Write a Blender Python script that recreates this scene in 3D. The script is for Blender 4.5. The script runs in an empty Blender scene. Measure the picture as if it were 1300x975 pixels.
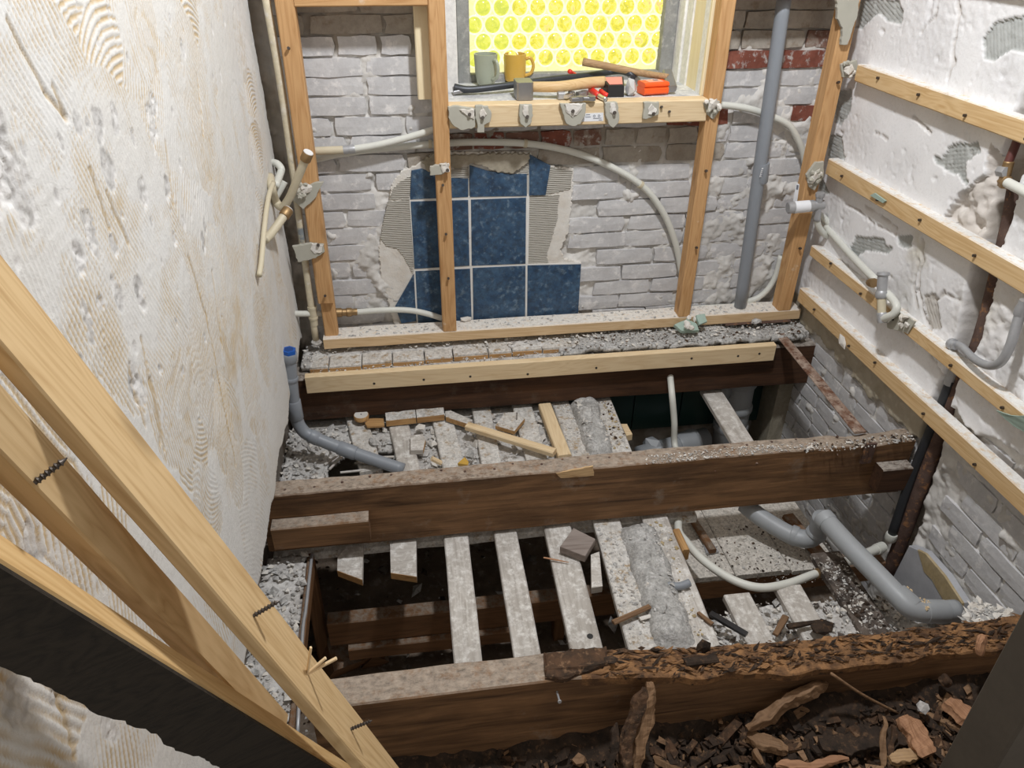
import bpy, bmesh, math, random
import numpy as np
from mathutils import Vector, Matrix, noise as mnoise

random.seed(11)
rng = np.random.default_rng(11)
scene = bpy.context.scene
COL = scene.collection

# ------------------------------------------------------------------ camera
# room axes: x along the window wall (0 under the lens), y depth (0 = face of the blue
# tiles), z up (0 = top of the floor joists); metres.
RC = np.array([[0.989514, -0.144259, 0.007241],
               [-0.071062, -0.529858, -0.845104],
               [0.12575, 0.835727, -0.534553]])        # rows: right, down, forward
CAM = np.array([0.0, -1.913, 1.04])
FPX = 960.0
cam_d = bpy.data.cameras.new('camera')
cam_d.sensor_width = 36.0
cam_d.lens = 36.0 * FPX / 1300.0
cam_d.clip_start = 0.02
cam = bpy.data.objects.new('camera', cam_d)
COL.objects.link(cam)
cm = np.eye(4)
cm[:3, 0], cm[:3, 1], cm[:3, 2], cm[:3, 3] = RC[0], -RC[1], -RC[2], CAM
cam.matrix_world = Matrix(cm.tolist())
scene.camera = cam

# ------------------------------------------------------------------ light, world, exposure
world = bpy.data.worlds.new('world')
scene.world = world
world.use_nodes = True
bg = world.node_tree.nodes['Background']
bg.inputs[0].default_value = (1.0, 0.93, 0.85, 1)
bg.inputs[1].default_value = 0.40

def add_light(name, kind, loc, energy, color, size):
    d = bpy.data.lights.new(name, kind)
    d.energy = energy
    d.color = color
    if kind == 'AREA':
        d.size = size
    else:
        d.shadow_soft_size = size
    o = bpy.data.objects.new(name, d)
    o.location = loc
    COL.objects.link(o)
    return o
add_light('work_lamp', 'POINT', (0.42, -0.88, 1.80), 72.0, (0.975, 0.985, 1.0), 0.05)
scene.view_settings.view_transform = 'Standard'
scene.view_settings.look = 'None'
scene.view_settings.gamma = 1.0
scene.view_settings.exposure = 0.10
scene.view_settings.use_curve_mapping = False

# ------------------------------------------------------------------ geometry helpers
def _ray(px, py):
    return RC.T @ np.array([(px - 650.0) / FPX, (py - 487.5) / FPX, 1.0])
def PY(px, py, y):                        # point of the plane y = const seen at a photo pixel
    r = _ray(px, py); return Vector(CAM + r * ((y - CAM[1]) / r[1]))
def PZ(px, py, z):
    r = _ray(px, py); return Vector(CAM + r * ((z - CAM[2]) / r[2]))
def PX(px, py, x):
    r = _ray(px, py); return Vector(CAM + r * ((x - CAM[0]) / r[0]))

def fbm(co, sc, oct=3, seed=0.0):
    p = Vector((co[0] * sc + seed * 3.7, co[1] * sc - seed * 1.9, co[2] * sc + seed * 5.3))
    return mnoise.fractal(p, 1.0, 2.0, oct)

def vnoise(U, V, sc, seed, oct=3):
    """numpy value noise in about -1..1 on arrays U, V"""
    out = np.zeros_like(U); amp = 1.0; tot = 0.0
    g = np.random.default_rng(int(seed) + 101)
    for k in range(oct):
        T = g.uniform(-1, 1, (256, 256))
        u = U * sc + 17.3 * k + 40.0; v = V * sc + 9.1 * k + 40.0
        iu = np.floor(u).astype(int); iv = np.floor(v).astype(int)
        fu = u - iu; fv = v - iv
        fu = fu * fu * (3 - 2 * fu); fv = fv * fv * (3 - 2 * fv)
        a = T[iu % 256, iv % 256]; b = T[(iu + 1) % 256, iv % 256]
        c = T[iu % 256, (iv + 1) % 256]; d = T[(iu + 1) % 256, (iv + 1) % 256]
        out += amp * ((a * (1 - fu) + b * fu) * (1 - fv) + (c * (1 - fu) + d * fu) * fv)
        tot += amp; amp *= 0.5; sc *= 2.0
    return out / tot * 1.6

def inpoly(U, V, poly):
    ins = np.zeros(U.shape, bool)
    n = len(poly); j = n - 1
    for i in range(n):
        xi, yi = poly[i]; xj, yj = poly[j]
        c = ((yi > V) != (yj > V)) & (U < (xj - xi) * (V - yi) / (yj - yi + 1e-12) + xi)
        ins ^= c; j = i
    return ins

def place(o, Mw, parent=None):
    if parent is not None:
        o.parent = parent
        o.matrix_basis = parent.matrix_basis.inverted() @ Mw if parent.parent is None else \
            (parent.parent.matrix_basis @ parent.matrix_basis).inverted() @ Mw
    else:
        o.matrix_basis = Mw

def setm(o, m):
    if m is not None and len(o.data.materials) == 0:
        o.data.materials.append(m)

def mesh_obj(name, verts, faces, m, parent=None, smooth=False, Mw=None):
    """verts in room coordinates unless a matrix Mw is given; origin moved to the base of the mesh"""
    me = bpy.data.meshes.new(name)
    if Mw is None:
        a = np.array([tuple(v) for v in verts], float)
        c = Vector(((a[:, 0].min() + a[:, 0].max()) / 2, (a[:, 1].min() + a[:, 1].max()) / 2, a[:, 2].min()))
        a = a - np.array(c)
        verts = a.tolist(); Mw = Matrix.Translation(c)
    me.from_pydata([tuple(v) for v in verts], [], faces)
    me.update()
    o = bpy.data.objects.new(name, me)
    COL.objects.link(o)
    if m is not None:
        me.materials.append(m)
    if smooth:
        me.polygons.foreach_set('use_smooth', [True] * len(me.polygons))
    place(o, Mw, parent)
    return o

def tag(o, label=None, cat=None, group=None, kind=None):
    if label: o['label'] = label
    if cat: o['category'] = cat
    if group: o['group'] = group
    if kind: o['kind'] = kind
    return o

def thing(name, label, cat, loc, group=None):
    o = bpy.data.objects.new(name, None)
    o.empty_display_size = 0.03
    COL.objects.link(o)
    o.matrix_basis = Matrix.Translation(Vector(loc))
    return tag(o, label, cat, group)

def timber_mesh(L, w, h, seg=14, bev=0.0025, rough=0.0006, seed=0.0, disp=None, sub=1):
    """x along 0..L, y -w/2..w/2, z -h/2..h/2"""
    hw, hh = w / 2, h / 2
    ring = []
    cs = [(-hw, -hh), (hw, -hh), (hw, hh), (-hw, hh)]
    for i in range(4):
        a = Vector(cs[i]); b = Vector(cs[(i + 1) % 4]); d = (b - a); l = d.length; d.normalize()
        bb = min(bev, l * 0.3)
        for k in range(sub + 1):
            ring.append(a + d * (bb + (l - 2 * bb) * k / sub))
    n = len(ring)
    verts = []; faces = []
    for s in range(seg + 1):
        x = L * s / seg
        for q in ring:
            co = Vector((x, q.x, q.y))
            k = fbm((x * 0.25, q.x, q.y), 30, 2, seed) * rough
            dirv = Vector((0, q.x / hw, q.y / hh)); dirv.normalize()
            co += dirv * k
            if disp: co = disp(co, s / seg)
            verts.append(co)
    for s in range(seg):
        for i in range(n):
            j = (i + 1) % n
            faces.append((s * n + i, s * n + j, (s + 1) * n + j, (s + 1) * n + i))
    faces.append(tuple(range(n - 1, -1, -1)))
    faces.append(tuple(range(seg * n, seg * n + n)))
    return verts, faces

_ts = [0.0]
def timber(name, p0, p1, w, h, up, m, parent=None, **kw):
    """bar from p0 to p1 (section centres); w across, h along up"""
    p0, p1, up = Vector(p0), Vector(p1), Vector(up)
    X = (p1 - p0); L = X.length; X.normalize()
    Y = up.cross(X); Y.normalize(); Z = X.cross(Y)
    Mw = Matrix(((X.x, Y.x, Z.x, p0.x), (X.y, Y.y, Z.y, p0.y), (X.z, Y.z, Z.z, p0.z), (0, 0, 0, 1)))
    _ts[0] += 1.37
    kw.setdefault('seed', _ts[0])
    v, f = timber_mesh(L, w, h, **kw)
    return mesh_obj(name, v, f, m, parent, Mw=Mw)

def box_timber(name, lo, hi, axis, m, parent=None, **kw):
    lo, hi = Vector(lo), Vector(hi); c = (lo + hi) / 2; s = hi - lo
    if axis == 'x':
        return timber(name, (lo.x, c.y, c.z), (hi.x, c.y, c.z), s.y, s.z, (0, 0, 1), m, parent, **kw)
    if axis == 'y':
        return timber(name, (c.x, lo.y, c.z), (c.x, hi.y, c.z), s.x, s.z, (0, 0, 1), m, parent, **kw)
    return timber(name, (c.x, c.y, lo.z), (c.x, c.y, hi.z), s.x, s.y, (0, 1, 0), m, parent, **kw)

def smooth_path(pts, per=6):
    P = [Vector(p) for p in pts]
    if len(P) < 3: return P
    out = []
    for i in range(len(P) - 1):
        a = P[i - 1] if i > 0 else P[i] * 2 - P[i + 1]
        b, c = P[i], P[i + 1]
        d = P[i + 2] if i + 2 < len(P) else P[i + 1] * 2 - P[i]
        for k in range(per):
            t = k / per
            out.append(0.5 * ((2 * b) + (c - a) * t + (2 * a - 5 * b + 4 * c - d) * t * t + (3 * b - a - 3 * c + d) * t ** 3))
    out.append(P[-1])
    return out

def tube_geo(pts, r, n=12, cap=True, hollow=False):
    rf = r if callable(r) else (lambda t: r)
    P = [Vector(p) for p in pts]
    verts, faces = [], []
    T = (P[1] - P[0]).normalized()
    ref = Vector((0, 0, 1)) if abs(T.z) < 0.9 else Vector((1, 0, 0))
    N = T.cross(ref).normalized()
    for i, p in enumerate(P):
        if i == 0: t = P[1] - P[0]
        elif i == len(P) - 1: t = P[-1] - P[-2]
        else: t = P[i + 1] - P[i - 1]
        t.normalize()
        N = (N - t * N.dot(t)).normalized()
        B = t.cross(N)
        rr = rf(i / (len(P) - 1))
        for k in range(n):
            a = 2 * math.pi * k / n
            verts.append(p + (N * math.cos(a) + B * math.sin(a)) * rr)
    for i in range(len(P) - 1):
        for k in range(n):
            j = (k + 1) % n
            faces.append((i * n + k, i * n + j, (i + 1) * n + j, (i + 1) * n + k))
    if cap:
        faces.append(tuple(range(n - 1, -1, -1)))
        faces.append(tuple(range((len(P) - 1) * n, len(P) * n)))
    return verts, faces

def tube(name, pts, r, m, parent=None, n=12, cap=True, per=6, curved=True):
    p = smooth_path(pts, per) if curved else [Vector(q) for q in pts]
    v, f = tube_geo(p, r, n, cap)
    o = mesh_obj(name, v, f, m, parent, smooth=True)
    return o

def along(p0, p1, prof, name, m, parent=None, n=16):
    """solid of revolution on the axis p0->p1; prof = [(t in metres, radius), ...]"""
    p0, p1 = Vector(p0), Vector(p1)
    X = (p1 - p0).normalized()
    ref = Vector((0, 0, 1)) if abs(X.z) < 0.9 else Vector((1, 0, 0))
    N = X.cross(ref).normalized(); B = X.cross(N)
    v, f = [], []
    for t, r in prof:
        for k in range(n):
            a = 2 * math.pi * k / n
            v.append(p0 + X * t + (N * math.cos(a) + B * math.sin(a)) * max(r, 1e-5))
    for i in range(len(prof) - 1):
        for k in range(n):
            j = (k + 1) % n
            f.append((i * n + k, i * n + j, (i + 1) * n + j, (i + 1) * n + k))
    f.append(tuple(range(n - 1, -1, -1))); f.append(tuple(range((len(prof) - 1) * n, len(prof) * n)))
    o = mesh_obj(name, v, f, m, parent)
    me = o.data
    me.polygons.foreach_set('use_smooth', [len(p.vertices) == 4 for p in me.polygons])
    try:
        me.set_sharp_from_angle(angle=math.radians(40))
    except Exception:
        pass
    return o

def slab_geo(outline, off, cham=0.0, jit=0.0):
    """prism: outline (3-D points, planar), extruded by vector off; front = outline"""
    O = [Vector(p) for p in outline]; off = Vector(off); n = len(O)
    c = sum(O, Vector()) / n
    v = []; f = []
    if cham > 0:
        v += [p + (c - p).normalized() * min(cham, (c - p).length * 0.3) + Vector((random.uniform(-jit, jit) for _ in range(3))) for p in O]
        v += [p + off * min(0.5, cham / max(off.length, 1e-6)) for p in O]
        v += [p + off for p in O]
        lay = 3
    else:
        v += list(O); v += [p + off for p in O]; lay = 2
    nrm = Vector()
    for i in range(n):
        a, b = O[i] - c, O[(i + 1) % n] - c
        nrm += a.cross(b)
    flip = nrm.dot(off) > 0
    top = tuple(range(n)); bot = tuple(range((lay - 1) * n + n - 1, (lay - 1) * n - 1, -1))
    f.append(top[::-1] if flip else top); f.append(bot[::-1] if flip else bot)
    for l in range(lay - 1):
        for i in range(n):
            j = (i + 1) % n
            q = (l * n + i, (l + 1) * n + i, (l + 1) * n + j, l * n + j)
            f.append(q[::-1] if flip else q)
    return v, f

def slab(name, outline, off, m, parent=None, cham=0.0, jit=0.0):
    v, f = slab_geo(outline, off, cham, jit)
    return mesh_obj(name, v, f, m, parent)

def rough_outline(pts, step=0.006, amp=0.002, seed=0):
    r = random.Random(seed); P = [Vector(p) for p in pts]; out = []
    for i in range(len(P)):
        a, b = P[i], P[(i + 1) % len(P)]
        n = max(1, int((b - a).length / step))
        for k in range(n):
            q = a.lerp(b, k / n)
            d = (b - a).normalized()
            s = r.uniform(-amp, amp) if k else 0
            nrm = Vector((-d.z, 0, d.x)) if abs(d.y) < 0.5 else Vector((0, -d.z, d.y))
            out.append(q + nrm * s)
    return out

_ico = None
def ico():
    global _ico
    if _ico is None:
        b = bmesh.new(); bmesh.ops.create_icosphere(b, subdivisions=1, radius=1.0)
        _ico = (np.array([v.co[:] for v in b.verts]), [tuple(v.index for v in f.verts) for f in b.faces]); b.free()
    return _ico
_octa = (np.array([[1, 0, 0], [-1, 0, 0], [0, 1, 0], [0, -1, 0], [0, 0, 1], [0, 0, -1.]]),
         [(0, 2, 4), (2, 1, 4), (1, 3, 4), (3, 0, 4), (2, 0, 5), (1, 2, 5), (3, 1, 5), (0, 3, 5)])
_box = (np.array([[-1, -1, -1], [1, -1, -1], [1, 1, -1], [-1, 1, -1], [-1, -1, 1], [1, -1, 1], [1, 1, 1], [-1, 1, 1.]]),
        [(0, 3, 2, 1), (4, 5, 6, 7), (0, 1, 5, 4), (1, 2, 6, 5), (2, 3, 7, 6), (3, 0, 4, 7)])

def rotm(r):
    a, b, c = r
    return np.array(Matrix.Rotation(a, 3, 'X') @ Matrix.Rotation(b, 3, 'Y') @ Matrix.Rotation(c, 3, 'Z'))

def lump(name, loc, size, m, parent=None, jit=0.28, rot=None, base='ico', smooth=False):
    V, F = {'ico': ico(), 'octa': _octa, 'box': _box}[base]
    v = V * (1 + rng.uniform(-jit, jit, V.shape)) * np.array(size)
    rot = rot if rot is not None else rng.uniform(-3, 3, 3)
    v = v @ rotm(rot).T + np.array(loc)
    return mesh_obj(name, v.tolist(), F, m, parent, smooth=smooth)

def pile(name, items, m, parent=None, jit=0.3, base='octa', mats=None):
    """items: (x, y, z, sx, sy, sz, rx, ry, rz); many small lumps joined into one mesh"""
    Vs, Fs, n = [], [], 0
    for it in items:
        V, F = _octa if base == 'octa' else (_box if base == 'box' else ico())
        v = V * (1 + rng.uniform(-jit, jit, V.shape)) * np.array(it[3:6])
        v = v @ rotm(it[6:9]).T + np.array(it[:3])
        Vs.append(v); Fs += [tuple(i + n for i in f) for f in F]; n += len(V)
    o = mesh_obj(name, np.concatenate(Vs).tolist(), Fs, m, parent)
    if mats:
        for mm in mats: o.data.materials.append(mm)
        k = len(mats) + 1
        nf = len(_octa[1]) if base == 'octa' else (6 if base == 'box' else 20)
        idx = np.repeat(rng.choice(k, len(items), p=None), nf)
        o.data.polygons.foreach_set('material_index', idx.astype(np.int32))
    return o

def grid_obj(name, U, V, P, keep, m, col=None, smooth=True, parent=None):
    """P: (nu, nv, 3) points; keep: (nu-1, nv-1) mask of faces; col: (nu, nv, 3)"""
    nu, nv = P.shape[:2]
    idx = np.arange(nu * nv).reshape(nu, nv)
    q = np.stack([idx[:-1, :-1], idx[1:, :-1], idx[1:, 1:], idx[:-1, 1:]], -1)[keep]
    used = np.zeros(nu * nv, bool); used[q.ravel()] = True
    remap = np.cumsum(used) - 1
    co = P.reshape(-1, 3)[used].astype(np.float32); q = remap[q].astype(np.int32)
    me = bpy.data.meshes.new(name)
    c = np.array([(co[:, 0].min() + co[:, 0].max()) / 2, (co[:, 1].min() + co[:, 1].max()) / 2, co[:, 2].min()], np.float32)
    me.vertices.add(len(co)); me.vertices.foreach_set('co', (co - c).ravel())
    me.loops.add(q.size); me.loops.foreach_set('vertex_index', q.ravel())
    me.polygons.add(len(q)); me.polygons.foreach_set('loop_start', np.arange(0, q.size, 4, dtype=np.int32))
    me.polygons.foreach_set('use_smooth', np.full(len(q), smooth))
    me.update(calc_edges=True)
    if col is not None:
        ca = me.color_attributes.new('stain', 'FLOAT_COLOR', 'POINT')
        cc = np.ones((len(co), 4), np.float32); cc[:, :3] = col.reshape(-1, 3)[used]
        ca.data.foreach_set('color', cc.ravel())
    me.materials.append(m)
    o = bpy.data.objects.new(name, me); COL.objects.link(o)
    place(o, Matrix.Translation(Vector(c.tolist())), parent)
    return o

def copy_obj(src, Mw, parent=None, name=None):
    o = src.copy(); COL.objects.link(o)
    if name: o.name = name
    o.parent = None
    place(o, Mw, parent)
    return o

# ------------------------------------------------------------------ materials
class NT:
    def __init__(s, name):
        s.m = bpy.data.materials.new(name); s.m.use_nodes = True
        s.t = s.m.node_tree; s.b = s.t.nodes['Principled BSDF']
    def n(s, typ, **kw):
        x = s.t.nodes.new(typ)
        for k, v in kw.items():
            if k.startswith('i_'): x.inputs[int(k[2:])].default_value = v
            else: setattr(x, k, v)
        return x
    def l(s, a, b): s.t.links.new(a, b)
    def coords(s, scale=(1, 1, 1), rnd=True):
        tc = s.n('ShaderNodeTexCoord'); mp = s.n('ShaderNodeMapping')
        mp.inputs['Scale'].default_value = scale
        if rnd:
            oi = s.n('ShaderNodeObjectInfo'); mu = s.n('ShaderNodeMath', operation='MULTIPLY', i_1=9.0)
            s.l(oi.outputs['Random'], mu.inputs[0])
            ad = s.n('ShaderNodeVectorMath', operation='ADD')
            s.l(tc.outputs['Object'], ad.inputs[0]); s.l(mu.outputs[0], ad.inputs[1])
            s.l(ad.outputs[0], mp.inputs[0])
        else:
            s.l(tc.outputs['Object'], mp.inputs[0])
        return mp.outputs[0]
    def noise(s, vec, scale, detail=4, rough=0.55, dist=0.0):
        x = s.n('ShaderNodeTexNoise')
        x.inputs['Scale'].default_value = scale; x.inputs['Detail'].default_value = detail
        x.inputs['Roughness'].default_value = rough; x.inputs['Distortion'].default_value = dist
        s.l(vec, x.inputs['Vector']); return x.outputs[0]
    def ramp(s, fac, stops):
        x = s.n('ShaderNodeValToRGB'); e = x.color_ramp.elements
        while len(e) < len(stops): e.new(0.5)
        for i, (p, c) in enumerate(stops):
            e[i].position = p; e[i].color = (*c, 1) if len(c) == 3 else c
        s.l(fac, x.inputs[0]); return x.outputs[0]
    def mix(s, fac, a, b, mode='MIX'):
        x = s.n('ShaderNodeMix', data_type='RGBA', blend_type=mode)
        for sock, v in ((x.inputs[0], fac), (x.inputs[6], a), (x.inputs[7], b)):
            if isinstance(v, (int, float)): sock.default_value = v
            elif isinstance(v, tuple): sock.default_value = (*v, 1) if len(v) == 3 else v
            else: s.l(v, sock)
        return x.outputs[2]
    def math(s, op, a, b=None, clamp=False):
        x = s.n('ShaderNodeMath', operation=op, use_clamp=clamp)
        for i, v in enumerate((a, b)):
            if v is None: continue
            if isinstance(v, (int, float)): x.inputs[i].default_value = v
            else: s.l(v, x.inputs[i])
        return x.outputs[0]
    def bump(s, h, strength=0.5, dist=0.002):
        x = s.n('ShaderNodeBump'); x.inputs['Strength'].default_value = strength
        x.inputs['Distance'].default_value = dist
        s.l(h, x.inputs['Height']); s.l(x.outputs[0], s.b.inputs['Normal'])
    def out(s, color, rough=0.8, metal=0.0, spec=None):
        if isinstance(color, tuple): s.b.inputs['Base Color'].default_value = (*color, 1)
        else: s.l(color, s.b.inputs['Base Color'])
        if isinstance(rough, (int, float)): s.b.inputs['Roughness'].default_value = rough
        else: s.l(rough, s.b.inputs['Roughness'])
        s.b.inputs['Metallic'].default_value = metal
        if spec is not None: s.b.inputs['Specular IOR Level'].default_value = spec
        return s.m
    def upmask(s, lo, hi):
        g = s.n('ShaderNodeNewGeometry'); sp = s.n('ShaderNodeSeparateXYZ'); s.l(g.outputs['Normal'], sp.inputs[0])
        mr = s.n('ShaderNodeMapRange'); mr.inputs[1].default_value = lo; mr.inputs[2].default_value = hi
        s.l(sp.outputs[2], mr.inputs[0]); return mr.outputs[0]

def m_wood(name, light, dark, ring=26.0, knots=0.0, dust=None, dust_amt=0.0, rough=0.7, bump=0.25, spots=None):
    s = NT(name)
    v = s.coords((1, 1, 1))
    vs = s.coords((0.9, 9, 9)); vf = s.coords((3.0, 60, 60))
    warp = s.noise(vs, 2.2, 3, 0.5, 0.6)
    rg = s.math('FRACT', s.math('MULTIPLY', warp, ring))
    rg = s.math('ABSOLUTE', s.math('SUBTRACT', rg, 0.5))          # 0..0.5 triangle
    fine = s.noise(vf, 3.0, 4, 0.6)
    fac = s.math('ADD', s.math('MULTIPLY', rg, 0.9), s.math('MULTIPLY', s.math('SUBTRACT', fine, 0.5), 0.9), True)
    col = s.ramp(fac, [(0.05, light), (0.38, tuple((a * 0.62 + b * 0.38) for a, b in zip(light, dark))), (0.75, dark)])
    big = s.noise(v, 3.5, 3)
    col = s.mix(s.math('MULTIPLY', s.math('SUBTRACT', big, 0.42), 1.6, True), col, tuple(c * 0.78 for c in dark), 'MIX') if bump > 0.3 else col
    if knots:
        vk = s.coords((5.0, 16, 16))
        vo = s.n('ShaderNodeTexVoronoi'); vo.inputs['Scale'].default_value = knots
        s.l(vk, vo.inputs['Vector'])
        k = s.math('SUBTRACT', 1.0, s.math('MULTIPLY', vo.outputs['Distance'], 6.5), True)
        col = s.mix(s.math('MULTIPLY', k, 0.85), col, tuple(c * 0.45 for c in dark))
    if spots:
        sp = s.noise(v, spots[1], 5, 0.7)
        msk = s.math('MULTIPLY', s.math('SUBTRACT', sp, spots[2]), 9.0, True)
        col = s.mix(msk, col, spots[0])
    if dust is not None:
        up = s.upmask(0.45, 0.85)
        dn = s.noise(v, 50.0, 6, 0.75)
        msk = s.math('MULTIPLY', up, s.math('MULTIPLY', s.math('SUBTRACT', dn, 0.62 - dust_amt), 5.0, True))
        dcol = s.mix(s.noise(v, 120.0, 3, 0.7), tuple(c * 0.7 for c in dust), tuple(min(1, c * 1.25) for c in dust))
        col = s.mix(msk, col, dcol)
    s.bump(s.math('ADD', fine, s.math('MULTIPLY', rg, 0.5)), bump, 0.0015)
    return s.out(col, rough, spec=0.3)

def m_blotch(name, a, b, c=None, sc=14.0, th=0.5, sharp=4.0, fine=70.0, bump=0.5, rough=0.9, bdist=0.002, rnd=True, dust=None, fdark=0.18):
    s = NT(name)
    v = s.coords((1, 1, 1), rnd)
    n1 = s.noise(v, sc, 5, 0.62)
    col = s.mix(s.math('MULTIPLY', s.math('SUBTRACT', n1, th - 0.5 / sharp), sharp, True), a, b)
    n2 = s.noise(v, fine, 5, 0.7)
    if c is not None:
        n3 = s.noise(v, sc * 2.3, 5, 0.65)
        col = s.mix(s.math('MULTIPLY', s.math('SUBTRACT', n3, 0.55), 8.0, True), col, c)
    col = s.mix(s.math('MULTIPLY', s.math('SUBTRACT', 0.55, n2), 2.4, True), col, (0.0, 0.0, 0.0)) if fdark <= 0 else \
        s.mix(s.math('MULTIPLY', s.math('MULTIPLY', s.math('SUBTRACT', 0.6, n2), 4.0, True), fdark), col, (0.03, 0.025, 0.02))
    if dust is not None:
        col = s.mix(s.math('MULTIPLY', s.upmask(0.3, 0.8), s.math('MULTIPLY', s.math('SUBTRACT', s.noise(v, 30, 5, 0.7), 0.35), 4.0, True)), col, dust)
    s.bump(s.math('ADD', n2, s.math('MULTIPLY', n1, 0.6)), bump, bdist)
    return s.out(col, rough, spec=0.25)

def m_plain(name, col, rough=0.5, metal=0.0, var=0.12, sc=40.0, bump=0.0, dirt=None, dirt_th=0.62, spec=None):
    s = NT(name); v = s.coords((1, 1, 1))
    n1 = s.noise(v, sc, 4, 0.6)
    c = s.mix(n1, tuple(x * (1 - var) for x in col), tuple(min(1, x * (1 + var)) for x in col))
    if dirt is not None:
        d = s.noise(v, sc * 2.2, 6, 0.72)
        c = s.mix(s.math('MULTIPLY', s.math('SUBTRACT', d, dirt_th), 14.0, True), c, dirt)
    if bump: s.bump(n1, bump, 0.001)
    return s.out(c, rough, metal, spec)

def m_old(name, light, dark, grey, dust):
    s = NT(name)
    v = s.coords((1, 1, 1)); vs = s.coords((1.2, 10, 14)); vf = s.coords((2.5, 55, 70))
    streak = s.noise(vs, 3.0, 6, 0.62, 0.8); fine = s.noise(vf, 3.0, 5, 0.65); big = s.noise(s.coords((1, 2.2, 2.2)), 5.0, 4, 0.6)
    f = s.math('ADD', s.math('MULTIPLY', streak, 0.75), s.math('MULTIPLY', fine, 0.35))
    col = s.ramp(f, [(0.36, dark), (0.52, tuple((a + b) / 2 for a, b in zip(light, dark))), (0.68, light)])
    col = s.mix(s.math('MULTIPLY', s.math('SUBTRACT', big, 0.50), 3.0, True), col, tuple(c * 0.8 for c in dark))
    col = s.mix(s.math('MULTIPLY', s.math('SUBTRACT', s.noise(v, 9.0, 6, 0.7), 0.60), 4.0, True), col, grey)
    dn = s.noise(v, 65.0, 6, 0.72); d2 = s.noise(v, 7.0, 4, 0.6)
    msk = s.math('MULTIPLY', s.upmask(0.45, 0.85), s.math('MULTIPLY', s.math('SUBTRACT', s.math('ADD', dn, s.math('MULTIPLY', d2, 0.5)), 0.50), 4.0, True))
    dcol = s.ramp(s.noise(s.coords((.6, 1, 1)), 110.0, 6, 0.75), [(0.28, tuple(c * 0.40 for c in dust)), (0.48, dust), (0.74, tuple(min(1, c * 1.55) for c in dust))])
    col = s.mix(msk, col, dcol)
    s.bump(f, 0.55, 0.002)
    return s.out(col, 0.78, spec=0.3)

M = {}
M['stud'] = m_wood('stud_pine', (0.60, 0.36, 0.17), (0.40, 0.20, 0.075), 13, 0.9, spots=((0.72, 0.62, 0.50), 9, 0.66), bump=0.12)
M['fresh'] = m_wood('fresh_pine', (0.78, 0.62, 0.40), (0.62, 0.44, 0.24), 16, 0.7, bump=0.1)
M['sillpine'] = m_wood('sill_pine', (0.72, 0.53, 0.32), (0.55, 0.36, 0.18), 15, 0.8, dust=(0.80, 0.76, 0.70), dust_amt=0.36, bump=0.12)
M['batten'] = m_wood('batten_pine', (0.70, 0.50, 0.27), (0.50, 0.29, 0.11), 14, 0.9, dust=(0.85, 0.82, 0.78), dust_amt=0.33, bump=0.12, spots=((0.80, 0.76, 0.70), 16, 0.68))
M['lean'] = m_wood('leaning_pine', (0.62, 0.44, 0.235), (0.42, 0.26, 0.11), 15, 0.8, bump=0.12)
M['leanor'] = m_wood('leaning_pine_warm', (0.62, 0.42, 0.20), (0.42, 0.24, 0.08), 12, 0.7, bump=0.12)
M['black'] = m_wood('shade_black_board', (0.028, 0.022, 0.016), (0.006, 0.005, 0.004), 12, 0.6, bump=0.3)  # near-black base colour carries the shade of the unlit facing
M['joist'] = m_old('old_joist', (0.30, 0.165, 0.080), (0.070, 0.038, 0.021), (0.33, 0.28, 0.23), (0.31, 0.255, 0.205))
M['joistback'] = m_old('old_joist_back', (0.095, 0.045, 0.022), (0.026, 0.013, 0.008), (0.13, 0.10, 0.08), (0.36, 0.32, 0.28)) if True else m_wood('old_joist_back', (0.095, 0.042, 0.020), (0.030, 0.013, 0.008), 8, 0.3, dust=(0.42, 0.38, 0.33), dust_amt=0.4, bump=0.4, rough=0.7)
M['rot'] = m_blotch('rotten_wood', (0.36, 0.19, 0.085), (0.12, 0.065, 0.036), (0.05, 0.034, 0.025), sc=26, th=0.52, sharp=5, fine=90, bump=0.9, bdist=0.004, rough=0.95)
M['slat'] = m_wood('grey_slat', (0.58, 0.55, 0.51), (0.33, 0.295, 0.26), 9, 0.5, dust=(0.80, 0.785, 0.755), dust_amt=0.15, bump=0.35, spots=((0.20, 0.16, 0.12), 14, 0.66), rough=0.9)
M['weathered'] = m_wood('weathered_block', (0.36, 0.31, 0.28), (0.18, 0.14, 0.12), 12, 0, bump=.5)
M['slatcut'] = m_wood('slat_fresh_break', (0.55, 0.33, 0.14), (0.30, 0.15, 0.06), 20, 0, bump=0.4)
M['slatdirty'] = m_blotch('dusty_slat', (0.62, 0.59, 0.545), (0.76, 0.745, 0.715), (0.42, 0.31, 0.19), sc=22, fine=120, bump=0.6, fdark=0.4)
M['burnt'] = m_blotch('charred_slat', (0.16, 0.13, 0.11), (0.05, 0.04, 0.035), (0.60, 0.57, 0.52), sc=34, fine=120, bump=0.8)
M['pitwood'] = m_wood('pit_timber', (0.22, 0.11, 0.05), (0.10, 0.05, 0.022), 9, 0.4, bump=0.35, dust=(0.24, 0.20, 0.16), dust_amt=0.2)
M['chip'] = m_blotch('rot_chip', (0.11, 0.060, 0.034), (0.040, 0.027, 0.019), (0.22, 0.13, 0.075), sc=40, fine=120, bump=0.8)
M['chipdark'] = m_blotch('rot_chip_dark', (0.055, 0.036, 0.025), (0.025, 0.018, 0.014), (0.12, 0.07, 0.04), sc=40, fine=120, bump=0.8)
M['chipred'] = m_wood('fresh_splinter', (0.46, 0.25, 0.14), (0.19, 0.085, 0.042), 22, 0, bump=0.5)
M['splinter'] = m_wood('brown_splinter', (0.30, 0.18, 0.10), (0.11, 0.06, 0.03), 20, 0, bump=0.6)
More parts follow.
